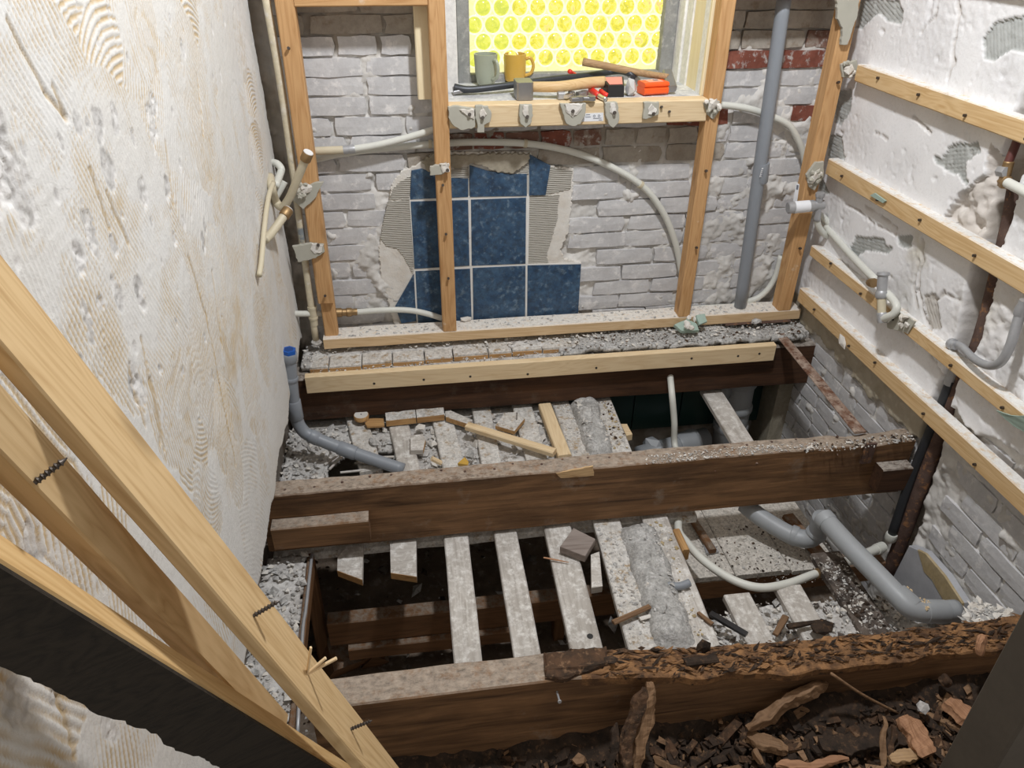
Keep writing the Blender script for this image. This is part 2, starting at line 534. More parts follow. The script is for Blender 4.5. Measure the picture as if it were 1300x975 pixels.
M['rubble'] = m_blotch('grey_rubble', (0.52, 0.50, 0.48), (0.74, 0.73, 0.71), (0.28, 0.25, 0.22), sc=16, fine=100, bump=0.8, fdark=0.35)
M['mortar'] = m_blotch('mortar_lump', (0.47, 0.465, 0.45), (0.66, 0.655, 0.64), (0.82, 0.815, 0.81), sc=20, fine=140, bump=0.9, bdist=0.004, fdark=0.45)
M['white'] = m_blotch('white_plaster', (0.80, 0.78, 0.74), (0.70, 0.66, 0.60), None, sc=30, fine=120, bump=0.7, fdark=0.1)
M['brickw'] = m_blotch('whitewashed_brick', (0.56, 0.56, 0.575), (0.64, 0.64, 0.65), (0.80, 0.79, 0.79), sc=15, fine=90, bump=0.55, fdark=0.10)
M['brickr'] = m_blotch('red_brick', (0.20, 0.065, 0.045), (0.28, 0.10, 0.07), (0.52, 0.50, 0.48), sc=22, fine=90, bump=0.6, fdark=0.2)
M['brickd'] = m_blotch('bare_mortared_brick', (0.36, 0.325, 0.28), (0.46, 0.42, 0.37), (0.30, 0.25, 0.20), sc=13, fine=90, bump=0.6, fdark=0.15)
M['brickrw'] = m_blotch('brick_red_smeared', (0.22, 0.12, 0.09), (0.42, 0.37, 0.32), (0.58, 0.55, 0.52), sc=20, th=0.57, sharp=7, fine=90, bump=0.6, fdark=0.2)
M['tile'] = m_blotch('blue_tile', (0.036, 0.080, 0.155), (0.072, 0.135, 0.225), (0.16, 0.235, 0.32), sc=26, fine=75, bump=0.08, rough=0.32, fdark=0.5)
M['grout'] = m_plain('white_grout', (0.78, 0.77, 0.74), 0.9)
M['greytile'] = m_blotch('grey_painted_tile', (0.46, 0.47, 0.50), (0.52, 0.53, 0.56), None, sc=25, fine=90, bump=0.1, rough=0.5, fdark=0.05)
M['tanpaint'] = m_blotch('tan_adhesive', (0.46, 0.36, 0.20), (0.52, 0.42, 0.26), None, sc=25, fine=90, bump=0.3)
M['greentile'] = m_plain('dark_green_tile', (0.022, 0.060, 0.056), 0.3)
M['board'] = m_blotch('pale_ceiling_board', (0.62, 0.585, 0.53), (0.70, 0.66, 0.60), (0.50, 0.46, 0.40), sc=12, fine=150, bump=0.25, fdark=0.5)
M['pvc'] = m_plain('grey_pvc', (0.26, 0.285, 0.32), 0.42, var=0.06, dirt=(0.55, 0.53, 0.5), dirt_th=0.74)
M['drain'] = m_plain('pale_grey_pvc', (0.34, 0.36, 0.38), 0.45, var=0.08, dirt=(0.55, 0.50, 0.42), dirt_th=0.68)
M['conduit'] = m_plain('white_conduit', (0.68, 0.69, 0.64), 0.45, var=0.06, dirt=(0.40, 0.36, 0.3), dirt_th=0.74)
M['cream'] = m_plain('cream_pipe', (0.60, 0.54, 0.40), 0.5, var=0.08, dirt=(0.30, 0.24, 0.16), dirt_th=0.66)
M['creamblue'] = m_blotch('flaking_painted_pipe', (0.70, 0.63, 0.47), (0.26, 0.29, 0.31), (0.78, 0.75, 0.68), sc=16, th=0.64, sharp=12, bump=0.3, rough=0.55)
M['chrome'] = m_plain('steel_cap', (0.72, 0.72, 0.72), 0.28, 1.0)
M['capface'] = m_plain('bright_cap_face', (0.78, 0.78, 0.78), 0.35, 0.0, var=0.04)
M['brass'] = m_plain('old_brass', (0.36, 0.24, 0.12), 0.5, 0.8, var=0.3)
M['zinc'] = m_plain('grey_zinc_fitting', (0.46, 0.47, 0.49), 0.45, 0.45, var=0.2, dirt=(0.62, 0.60, 0.58), dirt_th=0.66)
M['rust'] = m_blotch('rusty_iron', (0.085, 0.050, 0.040), (0.13, 0.085, 0.07), (0.30, 0.15, 0.07), sc=26, fine=110, bump=0.6, rough=0.85)
M['rustw'] = m_blotch('rust_and_scale', (0.16, 0.075, 0.045), (0.42, 0.33, 0.27), (0.10, 0.045, 0.03), sc=34, fine=110, bump=0.7, rough=0.9)
M['blackpipe'] = m_plain('black_pipe', (0.022, 0.024, 0.028), 0.5, dirt=(0.3, 0.29, 0.27), dirt_th=0.70)
M['lead'] = m_plain('lead_pipe', (0.45, 0.46, 0.48), 0.5, 0.4, var=0.25, dirt=(0.6, 0.59, 0.57), dirt_th=0.66)
M['blueplug'] = m_plain('blue_plug', (0.012, 0.10, 0.42), 0.45)
M['gyps'] = m_plain('grey_plasterboard', (0.44, 0.43, 0.37), 0.9, var=0.08, bump=0.2)
M['gypsgreen'] = m_plain('green_board_paper', (0.36, 0.47, 0.41), 0.85)
M['screw'] = m_plain('dark_screw', (0.10, 0.085, 0.075), 0.45, 0.7)
M['frame'] = m_blotch('grey_window_frame', (0.26, 0.265, 0.26), (0.32, 0.32, 0.31), (0.44, 0.43, 0.41), sc=20, fine=100, bump=0.3, rough=0.7)
M['casew'] = m_blotch('white_casing', (0.88, 0.87, 0.85), (0.82, 0.81, 0.79), None, sc=16, bump=0.2, rough=0.7)
M['casec'] = m_wood('cream_casing', (0.86, 0.75, 0.52), (0.78, 0.65, 0.40), 10, 0.4, bump=0.1)
M['sillslab'] = m_blotch('dusty_sill', (0.50, 0.51, 0.53), (0.72, 0.72, 0.72), (0.88, 0.88, 0.87), sc=20, th=0.5, sharp=6, fine=110, bump=0.5)
M['pitfloor'] = m_blotch('dark_pit_earth', (0.16, 0.12, 0.088), (0.22, 0.17, 0.13), (0.32, 0.28, 0.24), sc=14, fine=80, bump=0.8)
M['recess'] = m_blotch('dark_wall_core', (0.14, 0.12, 0.10), (0.20, 0.175, 0.15), (0.30, 0.28, 0.26), sc=14, fine=80, bump=0.9)
M['cement'] = m_blotch('khaki_cement', (0.33, 0.30, 0.23), (0.40, 0.36, 0.29), None, sc=12, fine=90, bump=0.5)
M['steel'] = m_plain('tool_steel', (0.34, 0.34, 0.35), 0.42, 0.8, var=0.2, dirt=(0.6, 0.58, 0.56), dirt_th=0.64)
M['darksteel'] = m_plain('dark_steel', (0.07, 0.075, 0.085), 0.45, 0.6, var=0.25, dirt=(0.35, 0.34, 0.33), dirt_th=0.68)
M['handle'] = m_wood('ash_handle', (0.70, 0.50, 0.27), (0.55, 0.35, 0.16), 14, 0, bump=0.08, rough=0.5)
M['handleold'] = m_wood('old_handle', (0.46, 0.30, 0.16), (0.22, 0.13, 0.07), 14, 0, bump=0.2, rough=0.6)
M['orange'] = m_plain('orange_plastic', (0.90, 0.12, 0.02), 0.35, var=0.04)
M['orangetop'] = m_plain('faded_orange_label', (0.92, 0.42, 0.30), 0.5, var=0.08)
M['red'] = m_plain('red_plastic', (0.75, 0.035, 0.025), 0.4, var=0.06)
M['redpale'] = m_plain('faded_red', (0.85, 0.30, 0.24), 0.5, var=0.1)
M['blackpl'] = m_plain('black_plastic', (0.02, 0.02, 0.022), 0.4)
M['clear'] = m_plain('clouded_clear_plastic', (0.55, 0.55, 0.56), 0.15, var=0.2)
M['mugg'] = m_plain('grey_green_glaze', (0.38, 0.41, 0.33), 0.25, var=0.12, sc=20)
M['mugy'] = m_plain('mustard_glaze', (0.62, 0.38, 0.075), 0.25, var=0.08, sc=20)
M['paper'] = m_plain('white_paper', (0.82, 0.84, 0.88), 0.8, var=0.02)
M['ink'] = m_plain('grey_ink', (0.18, 0.20, 0.24), 0.8)
M['yellowink'] = m_plain('yellow_band', (0.75, 0.62, 0.08), 0.7)
M['jamb'] = m_blotch('brown_grey_jamb', (0.085, 0.072, 0.058), (0.10, 0.085, 0.068), None, sc=8, fine=120, bump=0.1, rough=0.7, fdark=0.1)

def m_glass(name, cols, strength, sc):
    s = NT(name); v = s.coords((1, 1, 1), True)
    n1 = s.noise(v, sc, 4, 0.6, 1.2)
    c = s.ramp(n1, cols)
    s.l(c, s.b.inputs['Emission Color']); s.b.inputs['Emission Strength'].default_value = strength
    return s.out((0.06, 0.06, 0.03), 0.12)
M['pane'] = m_glass('daylit_glass', [(0.3, (0.93, 0.86, 0.34)), (0.6, (1.0, 0.95, 0.50)), (0.75, (0.90, 0.72, 0.28))], 0.95, 60)
M['bull'] = m_glass('daylit_bullseye', [(0.32, (0.62, 0.58, 0.07)), (0.47, (0.92, 0.82, 0.06)), (0.58, (0.96, 0.90, 0.24)), (0.70, (0.88, 0.62, 0.22))], 0.95, 55)
M['bullgreen'] = m_glass('daylit_bullseye_green', [(0.3, (0.58, 0.66, 0.09)), (0.55, (0.84, 0.86, 0.10)), (0.75, (0.95, 0.93, 0.3))], 0.95, 55)
M['ring'] = m_glass('daylit_ring', [(0.3, (0.98, 0.94, 0.55)), (0.6, (1.0, 0.98, 0.74))], 1.0, 60)

def m_stain(name, bump_sc=150, bump=0.6):
    s = NT(name)
    a = s.n('ShaderNodeAttribute', attribute_name='stain')
    v = s.coords((1, 1, 1), False)
    n2 = s.noise(v, bump_sc, 5, 0.7)
    col = s.mix(s.math('MULTIPLY', s.math('SUBTRACT', 0.5, n2), 0.5, True), a.outputs['Color'], (0.2, 0.18, 0.15))
    n3 = s.noise(v, 420, 3, 0.7)
    s.bump(s.math('ADD', n2, s.math('MULTIPLY', n3, 0.5)), bump, 0.0014)
    return s.out(col, 0.92, spec=0.2)
M['stain'] = m_stain('painted_plaster')

# ================================================================== THE SETTING
BR_L, BR_H = 0.168, 0.0463

# ---------------------------------------------------------------- floor of the crawl space
gx, gy = np.meshgrid(np.linspace(-0.6, 1.5, 150), np.linspace(-1.9, 0.3, 150), indexing='ij')
P = np.stack([gx, gy, -0.56 + 0.014 * vnoise(gx, gy, 7, 3) + 0.006 * vnoise(gx, gy, 40, 4)], -1)
floor = grid_obj('floor', gx, gy, P, np.ones((149, 149), bool), M['pitfloor'])
tag(floor, 'dark earth floor of the crawl space under the joists', kind='structure')

# ---------------------------------------------------------------- left wall: plaster ridged by a tile trowel
core = box_timber('wall_left', (-0.42, -1.95, -0.56), (-0.352, 0.05, 1.25), 'y', M['recess'], seg=30, sub=12, rough=0.012, bev=0.001)
tag(core, 'left wall with white plaster striped by a notched trowel', kind='structure')
du = 0.0023
Uy, Vz = np.meshgrid(np.arange(-1.72, 0.012, du), np.arange(0.0, 1.06, du), indexing='ij')
base = 0.0010 * vnoise(Uy, Vz, 4, 21) + 0.00045 * vnoise(Uy, Vz, 22, 22) + 0.00018 * vnoise(Uy, Vz, 110, 23, 2)
groove = np.zeros_like(Uy)
def wl(px, py):
    p = PX(px, py, -0.30); return p.y, p.z
# each patch: photo spot, radius, ridge direction (degrees from level), bend, pitch, openness of the grooves
patches = []
r_ = random.Random(5)
for k in range(150):
    patches.append((r_.uniform(-1.72, 0.0), r_.uniform(0, 1.06), r_.uniform(0.05, 0.15), r_.choice([80, 88, 95, 100, 72, 60, 110, 45, 125]) + r_.uniform(-8, 8),
                    r_.uniform(-2, 2), r_.uniform(0.0075, 0.0105), r_.uniform(-0.45, 0.25)))
for px, py, rad, ang, bend, pit, op in [
        (85, 30, .07, 8, 2.5, .011, .35), (110, 95, .06, 20, 5, .012, .55), (130, 60, .05, 14, 4, .012, .4), (40, 170, .16, 118, .8, .0095, .18), (85, 230, .12, 125, .5, .009, .2),
        (235, 20, .06, 12, 7, .013, .75), (180, 15, .05, 88, 0, .008, .5), (245, 60, .03, 90, 0, .008, .7), (245, 130, .10, 84, .3, .007, .35), (195, 195, .05, 60, 1, .009, .3),
        (318, 120, .05, 10, 5, .011, .45), (325, 190, .06, 14, 7, .010, .75), (332, 280, .06, 20, 9, .009, .3), (306, 60, .05, 85, 0, .008, .6), (330, 340, .05, 25, 9, .008, .2),
        (250, 440, .12, 78, .4, .008, .35), (275, 350, .06, 62, .5, .0085, .35), (150, 390, .10, 108, .3, .009, .25), (285, 540, .06, 55, 4, .0085, .75), (245, 575, .06, 130, 4, .009, .55),
        (265, 640, .06, 120, 7, .009, .2), (215, 470, .10, 84, .3, .008, .35), (60, 360, .10, 100, .3, .009, .15), (180, 300, .14, 115, .3, .0085, .12), (30, 660, .10, 112, .5, .011, .55),
        (90, 740, .10, 98, .3, .010, .35), (170, 800, .08, 95, .2, .009, .25), (60, 920, .12, 75, .3, .012, .5), (160, 930, .10, 68, .2, .010, .05), (10, 880, .10, 110, .3, .012, .6),
        (320, 500, .07, 80, 1, .008, .2), (350, 420, .06, 85, .5, .008, .25), (300, 600, .05, 70, 3, .008, .4)]:
    y, z = wl(px, py); patches.append((y, z, rad, ang, bend, pit * .82, op))
NB = vnoise(Uy, Vz, 9, 31); NC = vnoise(Uy, Vz, 34, 32)
warp = 0.004 * vnoise(Uy, Vz, 12, 33)
for i, (y, z, rad, ang, bend, pit, op) in enumerate(patches):
    i0, i1 = np.searchsorted(Uy[:, 0], (y - 1.5 * rad, y + 1.5 * rad)); j0, j1 = np.searchsorted(Vz[0], (z - 1.5 * rad, z + 1.5 * rad))
    if i1 <= i0 or j1 <= j0: continue
    sl = (slice(i0, i1), slice(j0, j1))
    dy, dz = Uy[sl] - y, Vz[sl] - z
    a = math.radians(ang)
    al = dy * math.cos(a) + dz * math.sin(a); ac = -dy * math.sin(a) + dz * math.cos(a)
    m = (np.abs(al) * 0.75 / rad) ** 2 + (np.abs(ac) / rad) ** 2 + 0.35 * NB[sl] < 1.0
    s = np.sin(2 * np.pi * (ac + bend * al * al + warp[sl]) / pit)
    g = np.clip((s - 0.25 + op + 0.9 * NB[sl] * 0.6 + 0.35 * NC[sl]) * 1.4, 0, 1)
    groove[sl] = np.where(m, g * np.clip(op + 0.75, 0.15, 1.2), groove[sl])
depth = base - 0.0012 * groove
white = np.array([0.715, 0.71, 0.695]); tan = np.array([0.54, 0.40, 0.215]); warmw = np.array([0.69, 0.675, 0.645])
colr = white + (warmw - white) * np.clip(0.5 + 0.8 * vnoise(Uy, Vz, 6, 40), 0, 1)[..., None]
tanm = np.clip((groove - 0.50 + 0.55 * vnoise(Uy, Vz, 9, 41) + 0.15 * NC) * 2.6, 0, 1)
colr = colr + (tan - colr) * (0.85 * tanm)[..., None]
# knocked-out spots down to grey undercoat, with crumbs of white
spots = [(18, 225, .040), (10, 205, .03), (125, 160, .018), (138, 210, .02), (148, 150, .016), (112, 285, .028), (117, 310, .024), (185, 255, .02), (195, 130, .016), (192, 150, .02), (195, 175, .016),
         (170, 170, .014), (215, 240, .016), (218, 265, .016), (260, 285, .014), (258, 305, .014), (105, 340, .022), (107, 395, .028), (105, 345, .02), (127, 385, .018), (150, 375, .02), (178, 370, .02),
         (180, 385, .014), (280, 95, .014), (288, 130, .016), (300, 195, .016), (232, 60, .012), (270, 40, .012), (307, 430, .012), (40, 680, .02), (135, 930, .026), (20, 890, .02), (75, 890, .014),
         (170, 490, .02), (178, 500, .018), (145, 310, .014), (222, 300, .014), (100, 160, .01)]
for k in range(70):
    spots.append((r_.uniform(0, 340), r_.uniform(0, 620), r_.uniform(0.003, 0.009)))
for px, py, rad in spots:
    y, z = wl(px, py); rad *= .62
    i0, i1 = np.searchsorted(Uy[:, 0], (y - 2 * rad, y + 2 * rad)); j0, j1 = np.searchsorted(Vz[0], (z - 2.6 * rad, z + 2.6 * rad))
    if i1 <= i0 or j1 <= j0: continue
    sl = (slice(i0, i1), slice(j0, j1))
    d = np.sqrt((Uy[sl] - y) ** 2 + ((Vz[sl] - z) / 1.5) ** 2) / rad + 0.75 * NC[sl] + 0.35 * NB[sl]
    k = np.clip((0.9 - d) * 5, 0, 1)
    depth[sl] -= k * (0.0014 + 0.0011 * vnoise(Uy[sl], Vz[sl], 190, 50))
    gcol = np.array([0.60, 0.59, 0.58]) + 0.20 * np.clip(vnoise(Uy[sl], Vz[sl], 90, 51), -1, 1)[..., None]
    colr[sl] = colr[sl] + (gcol - colr[sl]) * (0.8 * k)[..., None]
# long scored cracks
for pts in [[(240, 325), (262, 400), (280, 490), (300, 590)], [(10, 25), (60, 120), (85, 150)], [(68, 110), (85, 150)], [(270, 345), (282, 440)], [(115, 215), (140, 290)], [(136, 245), (165, 310)],
            [(180, 430), (205, 560)], [(192, 480), (210, 570)], [(210, 180), (222, 260)], [(250, 95), (258, 170)], [(165, 465), (185, 540)], [(75, 880), (100, 960)]]:
    for a, b in zip(pts[:-1], pts[1:]):
        (y0, z0), (y1, z1) = wl(*a), wl(*b)
        dx, dz = y1 - y0, z1 - z0; L2 = dx * dx + dz * dz
        t = np.clip(((Uy - y0) * dx + (Vz - z0) * dz) / L2, 0, 1)
        d = np.hypot(Uy - y0 - t * dx + 0.002 * NC, Vz - z0 - t * dz)
        k = np.clip((0.0040 - d) / 0.002, 0, 1)
        depth -= 0.002 * k
        colr = colr + (np.array([0.50, 0.38, 0.22]) - colr) * (0.75 * k)[..., None]
edge_y = -0.012 + 0.012 * vnoise(Vz, Vz * 0, 14, 60) + 0.004 * vnoise(Vz, Uy, 60, 61)
edge_z = 0.034 + 0.014 * vnoise(Uy, Uy * 0, 12, 62)
keep = ((Uy < edge_y) & (Vz > edge_z))[:-1, :-1]
roundoff = np.clip((Uy - edge_y + 0.012) / 0.012, 0, 1) ** 2 * 0.010
P = np.stack([-0.30 + depth - roundoff, Uy, Vz], -1)
pl = grid_obj('plaster', Uy, Vz, P, keep, M['stain'], colr, parent=core)
md = pl.modifiers.new('thickness', 'SOLIDIFY'); md.thickness = 0.03; md.offset = -1.0; md.use_rim_only = True
del P, groove, colr, depth, keep

# ---------------------------------------------------------------- back wall
du = 0.0042
Ux, Vz = np.meshgrid(np.arange(-0.44, 1.22, du), np.arange(-0.56, 0.98, du), indexing='ij')
nzw = vnoise(Ux, Vz, 18, 70, 4)
dep = 0.0200 - 0.0065 * np.clip(nzw * 1.3, -0.6, 1.0) + 0.0025 * vnoise(Ux, Vz, 90, 71)
rightish = np.clip((Ux - 0.80) * 12, 0, 1) * np.clip((0.66 - Vz) * 8, 0, 1)
dep -= rightish * np.clip(0.008 * vnoise(Ux, Vz, 24, 72, 5) + 0.004 * vnoise(Ux, Vz, 9, 76, 3) + 0.0030, 0, 0.0105)
leftish = np.clip((-0.04 - Ux) * 14, 0, 1) * 0 + np.clip(1 - np.hypot((Ux + 0.06) / 0.09, (Vz - 0.20) / 0.17), 0, 1)
dep -= leftish * np.clip(0.02 + 0.012 * vnoise(Ux, Vz, 20, 73, 4), 0, 0.026)
lumps2 = np.clip(vnoise(Ux, Vz, 26, 74, 4) - 0.55, 0, 1) * 0.02
dep -= lumps2 * (Vz < 0.74)
hole = (Ux > 0.115) & (Ux < 0.772) & (Vz > 0.60)
keep = ~hole[:-1, :-1]
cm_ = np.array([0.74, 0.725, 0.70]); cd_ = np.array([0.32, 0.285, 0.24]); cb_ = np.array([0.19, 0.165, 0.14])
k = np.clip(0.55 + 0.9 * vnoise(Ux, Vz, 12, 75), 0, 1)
dirty_dark = np.clip((Vz - 0.735) * 30, 0, 1) + ((Ux > 0.1) & (Ux < 0.8)) * np.clip((Vz - 0.50) * 30, 0, 1) + np.clip((-0.255 - Ux) * 40, 0, 1) + np.clip((-0.0 - Vz) * 30, 0, 1)  # dirty unpainted mortar high up and under the window; darker left corner and below
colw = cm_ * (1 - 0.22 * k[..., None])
colw = colw + (cd_ - colw) * np.clip(dirty_dark, 0, 1)[..., None] * np.clip(0.75 + 0.5 * nzw, 0, 1)[..., None]
P = np.stack([Ux, dep, Vz], -1)
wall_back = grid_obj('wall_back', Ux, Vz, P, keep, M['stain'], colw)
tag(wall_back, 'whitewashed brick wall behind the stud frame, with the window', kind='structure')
del P

def brick_mesh(name, L, H, seed):
    g = random.Random(seed); nx, nz = (5 if L > 0.1 else 4), 3
    v, f = [], []
    for i in range(nx):
        for j in range(nz):
            e = i in (0, nx - 1) or j in (0, nz - 1); c = i in (0, nx - 1) and j in (0, nz - 1)
            x = (i / (nx - 1) - 0.5) * L + g.uniform(-1, 1) * (0.0035 if e else 0.006)
            z = (j / (nz - 1) - 0.5) * H + g.uniform(-1, 1) * (0.0017 if e else 0.003)
            y = g.uniform(-0.0008, 0.0006) + (0.0006 if e else 0.0)
            if c: x *= 0.985; z *= 0.93; y += 0.0012
            v.append((x, y, z))
    idx = lambda i, j: i * nz + j
    for i in range(nx - 1):
        for j in range(nz - 1):
            f.append((idx(i, j), idx(i + 1, j), idx(i + 1, j + 1), idx(i, j + 1)))
    bd = [idx(i, 0) for i in range(nx)] + [idx(nx - 1, j) for j in range(1, nz)] + [idx(i, nz - 1) for i in range(nx - 2, -1, -1)] + [idx(0, j) for j in range(nz - 2, 0, -1)]
    b0 = len(v)
    for q in bd:
        x, y, z = v[q]; v.append((x * 1.005, 0.026, z * 1.01))
    for a in range(len(bd)):
        b = (a + 1) % len(bd)
        f.append((bd[a], b0 + a, b0 + b, bd[b]))
    me = bpy.data.meshes.new(name); me.from_pydata(v, [], f); me.update()
    return me
BM = {}
for mk in ('brickw', 'brickr', 'brickd', 'brickrw'):
    for kind, L, n in (('s', BR_L - 0.008, 6), ('h', BR_L / 2 - 0.008, 4)):
        BM[mk, kind] = []
        for i in range(n):
            src = BM['brickw', kind][i] if mk != 'brickw' else None
            me = brick_mesh('brick', L, BR_H - 0.006, i * 7 + (1 if kind == 's' else 50)) if src is None else src.copy()
            me.materials.clear(); me.materials.append(M[mk]); BM[mk, kind].append(me)
def put_brick(c, L, mk, wall, rotz=0.0, tilt=0.0):
    kind = 's' if L > 0.125 else 'h'
    me = random.choice(BM[mk, kind])
    o = bpy.data.objects.new('brick', me); COL.objects.link(o)
    L0 = (BR_L if kind == 's' else BR_L / 2) - 0.008
    place(o, Matrix.Translation(c) @ Matrix.Rotation(rotz, 4, 'Z') @ Matrix.Rotation(tilt, 4, 'Y') @ Matrix.Diagonal(((L - 0.008) / L0, 1, 1, 1)), wall)
    return o
zc = [0.0, 0.045, 0.09, 0.135, 0.181, 0.234, 0.281, 0.327, 0.372, 0.4205, 0.469, 0.5165, 0.56, 0.606, 0.653, 0.697, 0.741, 0.787, 0.83, 0.876, 0.922]
extraA = {17: [-0.30, -0.188, -0.02, 0.15], 16: [-0.30, -0.126, -0.03, 0.05]}
for i in range(len(zc) - 1):
    z = (zc[i] + zc[i + 1]) / 2
    fam = -0.068 if i in (3, 6, 8, 9, 11, 13, 14, 15, 18) else -0.152
    if i in (1, 5): fam = -0.068
    joints = [fam + BR_L * kk for kk in range(-2, 9)]
    if i == 11:                                       # rowlock of red headers under the sill
        joints = [-0.292, -0.124, 0.043, 0.115] + [0.185 + 0.0845 * kk for kk in range(0, 8)] + [0.86, 1.03, 1.19]
    if i in extraA: joints = extraA[i] + [j for j in joints if j > 0.5]
    for a, b in zip(joints[:-1], joints[1:]):
        a += random.uniform(-.004, .004); b += random.uniform(-.004, .004)
        if a < -0.26: a = max(a, -0.262)
        b = min(b, 1.175)
        if z > 0.60:
            if 0.5 < a < 0.796 < b: a = 0.796
            if 0.06 < a < 0.795 or 0.115 < (a + b) / 2 < 0.772: continue
            if b > 0.112 and a < 0.1: b = 0.108
        if b > 0.772 > a and z > 0.60: a = 0.776
        if b - a < 0.03: continue
        x = (a + b) / 2
        if -0.05 < x < 0.47 and z < 0.44: continue       # behind the tile patch
        mk = 'brickw'
        if i in (16, 17, 18, 19) and x < 0.3: mk = 'brickd' if i > 16 else 'brickw'
        if x > 0.77 and i == 15: mk = 'brickr'
        if x > 0.77 and i >= 16: mk = random.choice(['brickd', 'brickd', 'brickd', 'brickrw'])
        if x > 0.77 and i == 12 and (x > 1.0 or x < 0.86): mk = 'brickr'
        if i == 11 and 0.1 < x < 0.80: mk = random.choice(['brickr', 'brickrw', 'brickrw']) if x < 0.56 else random.choice(['brickrw', 'brickd'])
        if i == 10 and 0.05 < x < 0.80: mk = random.choice(['brickd', 'brickrw', 'brickd'])
        yoff = 0.0105 + random.uniform(-.0015, .0025) + (0.004 if x > 0.8 and i < 15 else 0)
        put_brick(Vector((x, yoff, z + random.uniform(-.001, .001))), b - a, mk, wall_back, 0.0, random.uniform(-.012, .012))

# tile patch left on the brick
def tp(x, y, yy=0.0):                                   # local reading of the tile area -> wall plane
    return PY(480 + x / 4.064, 180 + y / 4.064, yy)
def poly(pts, yy=0.0): return [tp(x, y, yy) for x, y in pts]
bedA = slab('plaster_bed', rough_outline(poly([(0, 560), (60, 300), (70, 220), (125, 150), (200, 120), (290, 55), (790, 55), (800, 110), (900, 125), (1010, 140), (1000, 300), (985, 460), (940, 560), (960, 605), (1050, 628), (1040, 640), (1035, 900), (300, 1000), (100, 1000), (60, 860), (20, 720)], 0.0055), 0.004, 0.0025, 1),
            (0, 0.016, 0), M['white'], wall_back, cham=0.002)
bedA['label'] = 'broken white plaster around the tiles'
for i, pts in enumerate([[(52, 305), (165, 300), (182, 625), (178, 680), (130, 590), (95, 550), (40, 540), (12, 500), (30, 400)],
                         [(120, 200), (170, 175), (168, 296), (60, 298), (80, 240)],
                         [(772, 282), (935, 272), (925, 400), (868, 598), (880, 622), (772, 626)],
                         [(885, 130), (1003, 150), (992, 245), (862, 278)], [(372, 150), (466, 128), (466, 186), (372, 186)], [(660, 166), (775, 100), (775, 168)]]):
    s_ = slab('adhesive_patch', rough_outline(poly(pts, 0.0035), 0.004, 0.0016, 30 + i), (0, 0.006, 0), None, wall_back, cham=0.001)
    s_['label'] = 'grey combed tile adhesive'
    s = NT('combed_adhesive_%d' % i)
    tc = s.n('ShaderNodeTexCoord'); wv = s.n('ShaderNodeTexWave', wave_type='BANDS', bands_direction='Z'); wv.inputs['Scale'].default_value = 62.0; wv.inputs['Distortion'].default_value = 1.2
    wv.inputs['Detail'].default_value = 2.0
    s.l(tc.outputs['Object'], wv.inputs[0]); s.bump(wv.outputs[1], 0.9, 0.003)
    nz = s.noise(tc.outputs['Object'], 40, 4)
    s_.data.materials.append(s.out(s.mix(nz, (0.44, 0.42, 0.37), (0.56, 0.54, 0.49)), 0.95))
s_ = slab('plaster_overhang', rough_outline(poly([(250, 150), (225, 100), (290, 62), (420, 72), (560, 62), (785, 62), (775, 110), (730, 145), (690, 165), (600, 150), (560, 130), (470, 112), (395, 142), (370, 128), (300, 165)], -0.004), 0.005, 0.003, 9), (0, 0.014, 0), M['cement'], wall_back, cham=0.003)
tiles = [[(172, 150), (225, 140), (290, 165), (330, 190), (465, 192), (465, 285), (165, 298), (168, 230)],
         [(472, 122), (560, 150), (680, 168), (768, 168), (768, 280), (474, 285)],
         [(781, 65), (890, 125), (865, 275), (779, 278)],
         [(168, 309), (465, 301), (472, 640), (188, 656)], [(479, 299), (764, 288), (761, 630), (483, 640)],
         [(185, 682), (197, 926), (120, 938), (88, 852)], [(192, 668), (475, 655), (483, 925), (206, 935)],
         [(488, 652), (761, 640), (759, 905), (492, 920)], [(771, 638), (1048, 632), (1032, 895), (769, 905)]]
for t in tiles:
    slab('tile', poly(t, 0.0 + random.uniform(-.0006, .0006)), (0, 0.007, 0), M['tile'], wall_back, cham=0.0008)
slab('grout', poly([(160, 288), (470, 282), (470, 186), (472, 280), (775, 272), (777, 100), (781, 275), (775, 632), (1046, 626), (1030, 900), (200, 940), (182, 680), (186, 650)], 0.0016), (0, 0.003, 0), M['grout'], wall_back)
# dark green tiles low on the back wall, seen under the joist
gz = PY(850, 542, -0.012).z
gxs = [PY(px, 530, -0.012).x for px in (690, 746, 803, 862, 921, 980)]
for a, b in zip(gxs[:-1], gxs[1:]):
    for r in range(2):
        z0 = gz + r * 0.152; slab('tile', [Vector((a + .0015, -0.012, z0)), Vector((b - .0015, -0.012, z0)), Vector((b - .0015, -0.012, z0 + .149)), Vector((a + .0015, -0.012, z0 + .149))], (0, .02, 0), M['greentile'], wall_back, cham=0.001)['label'] = 'dark green tile'

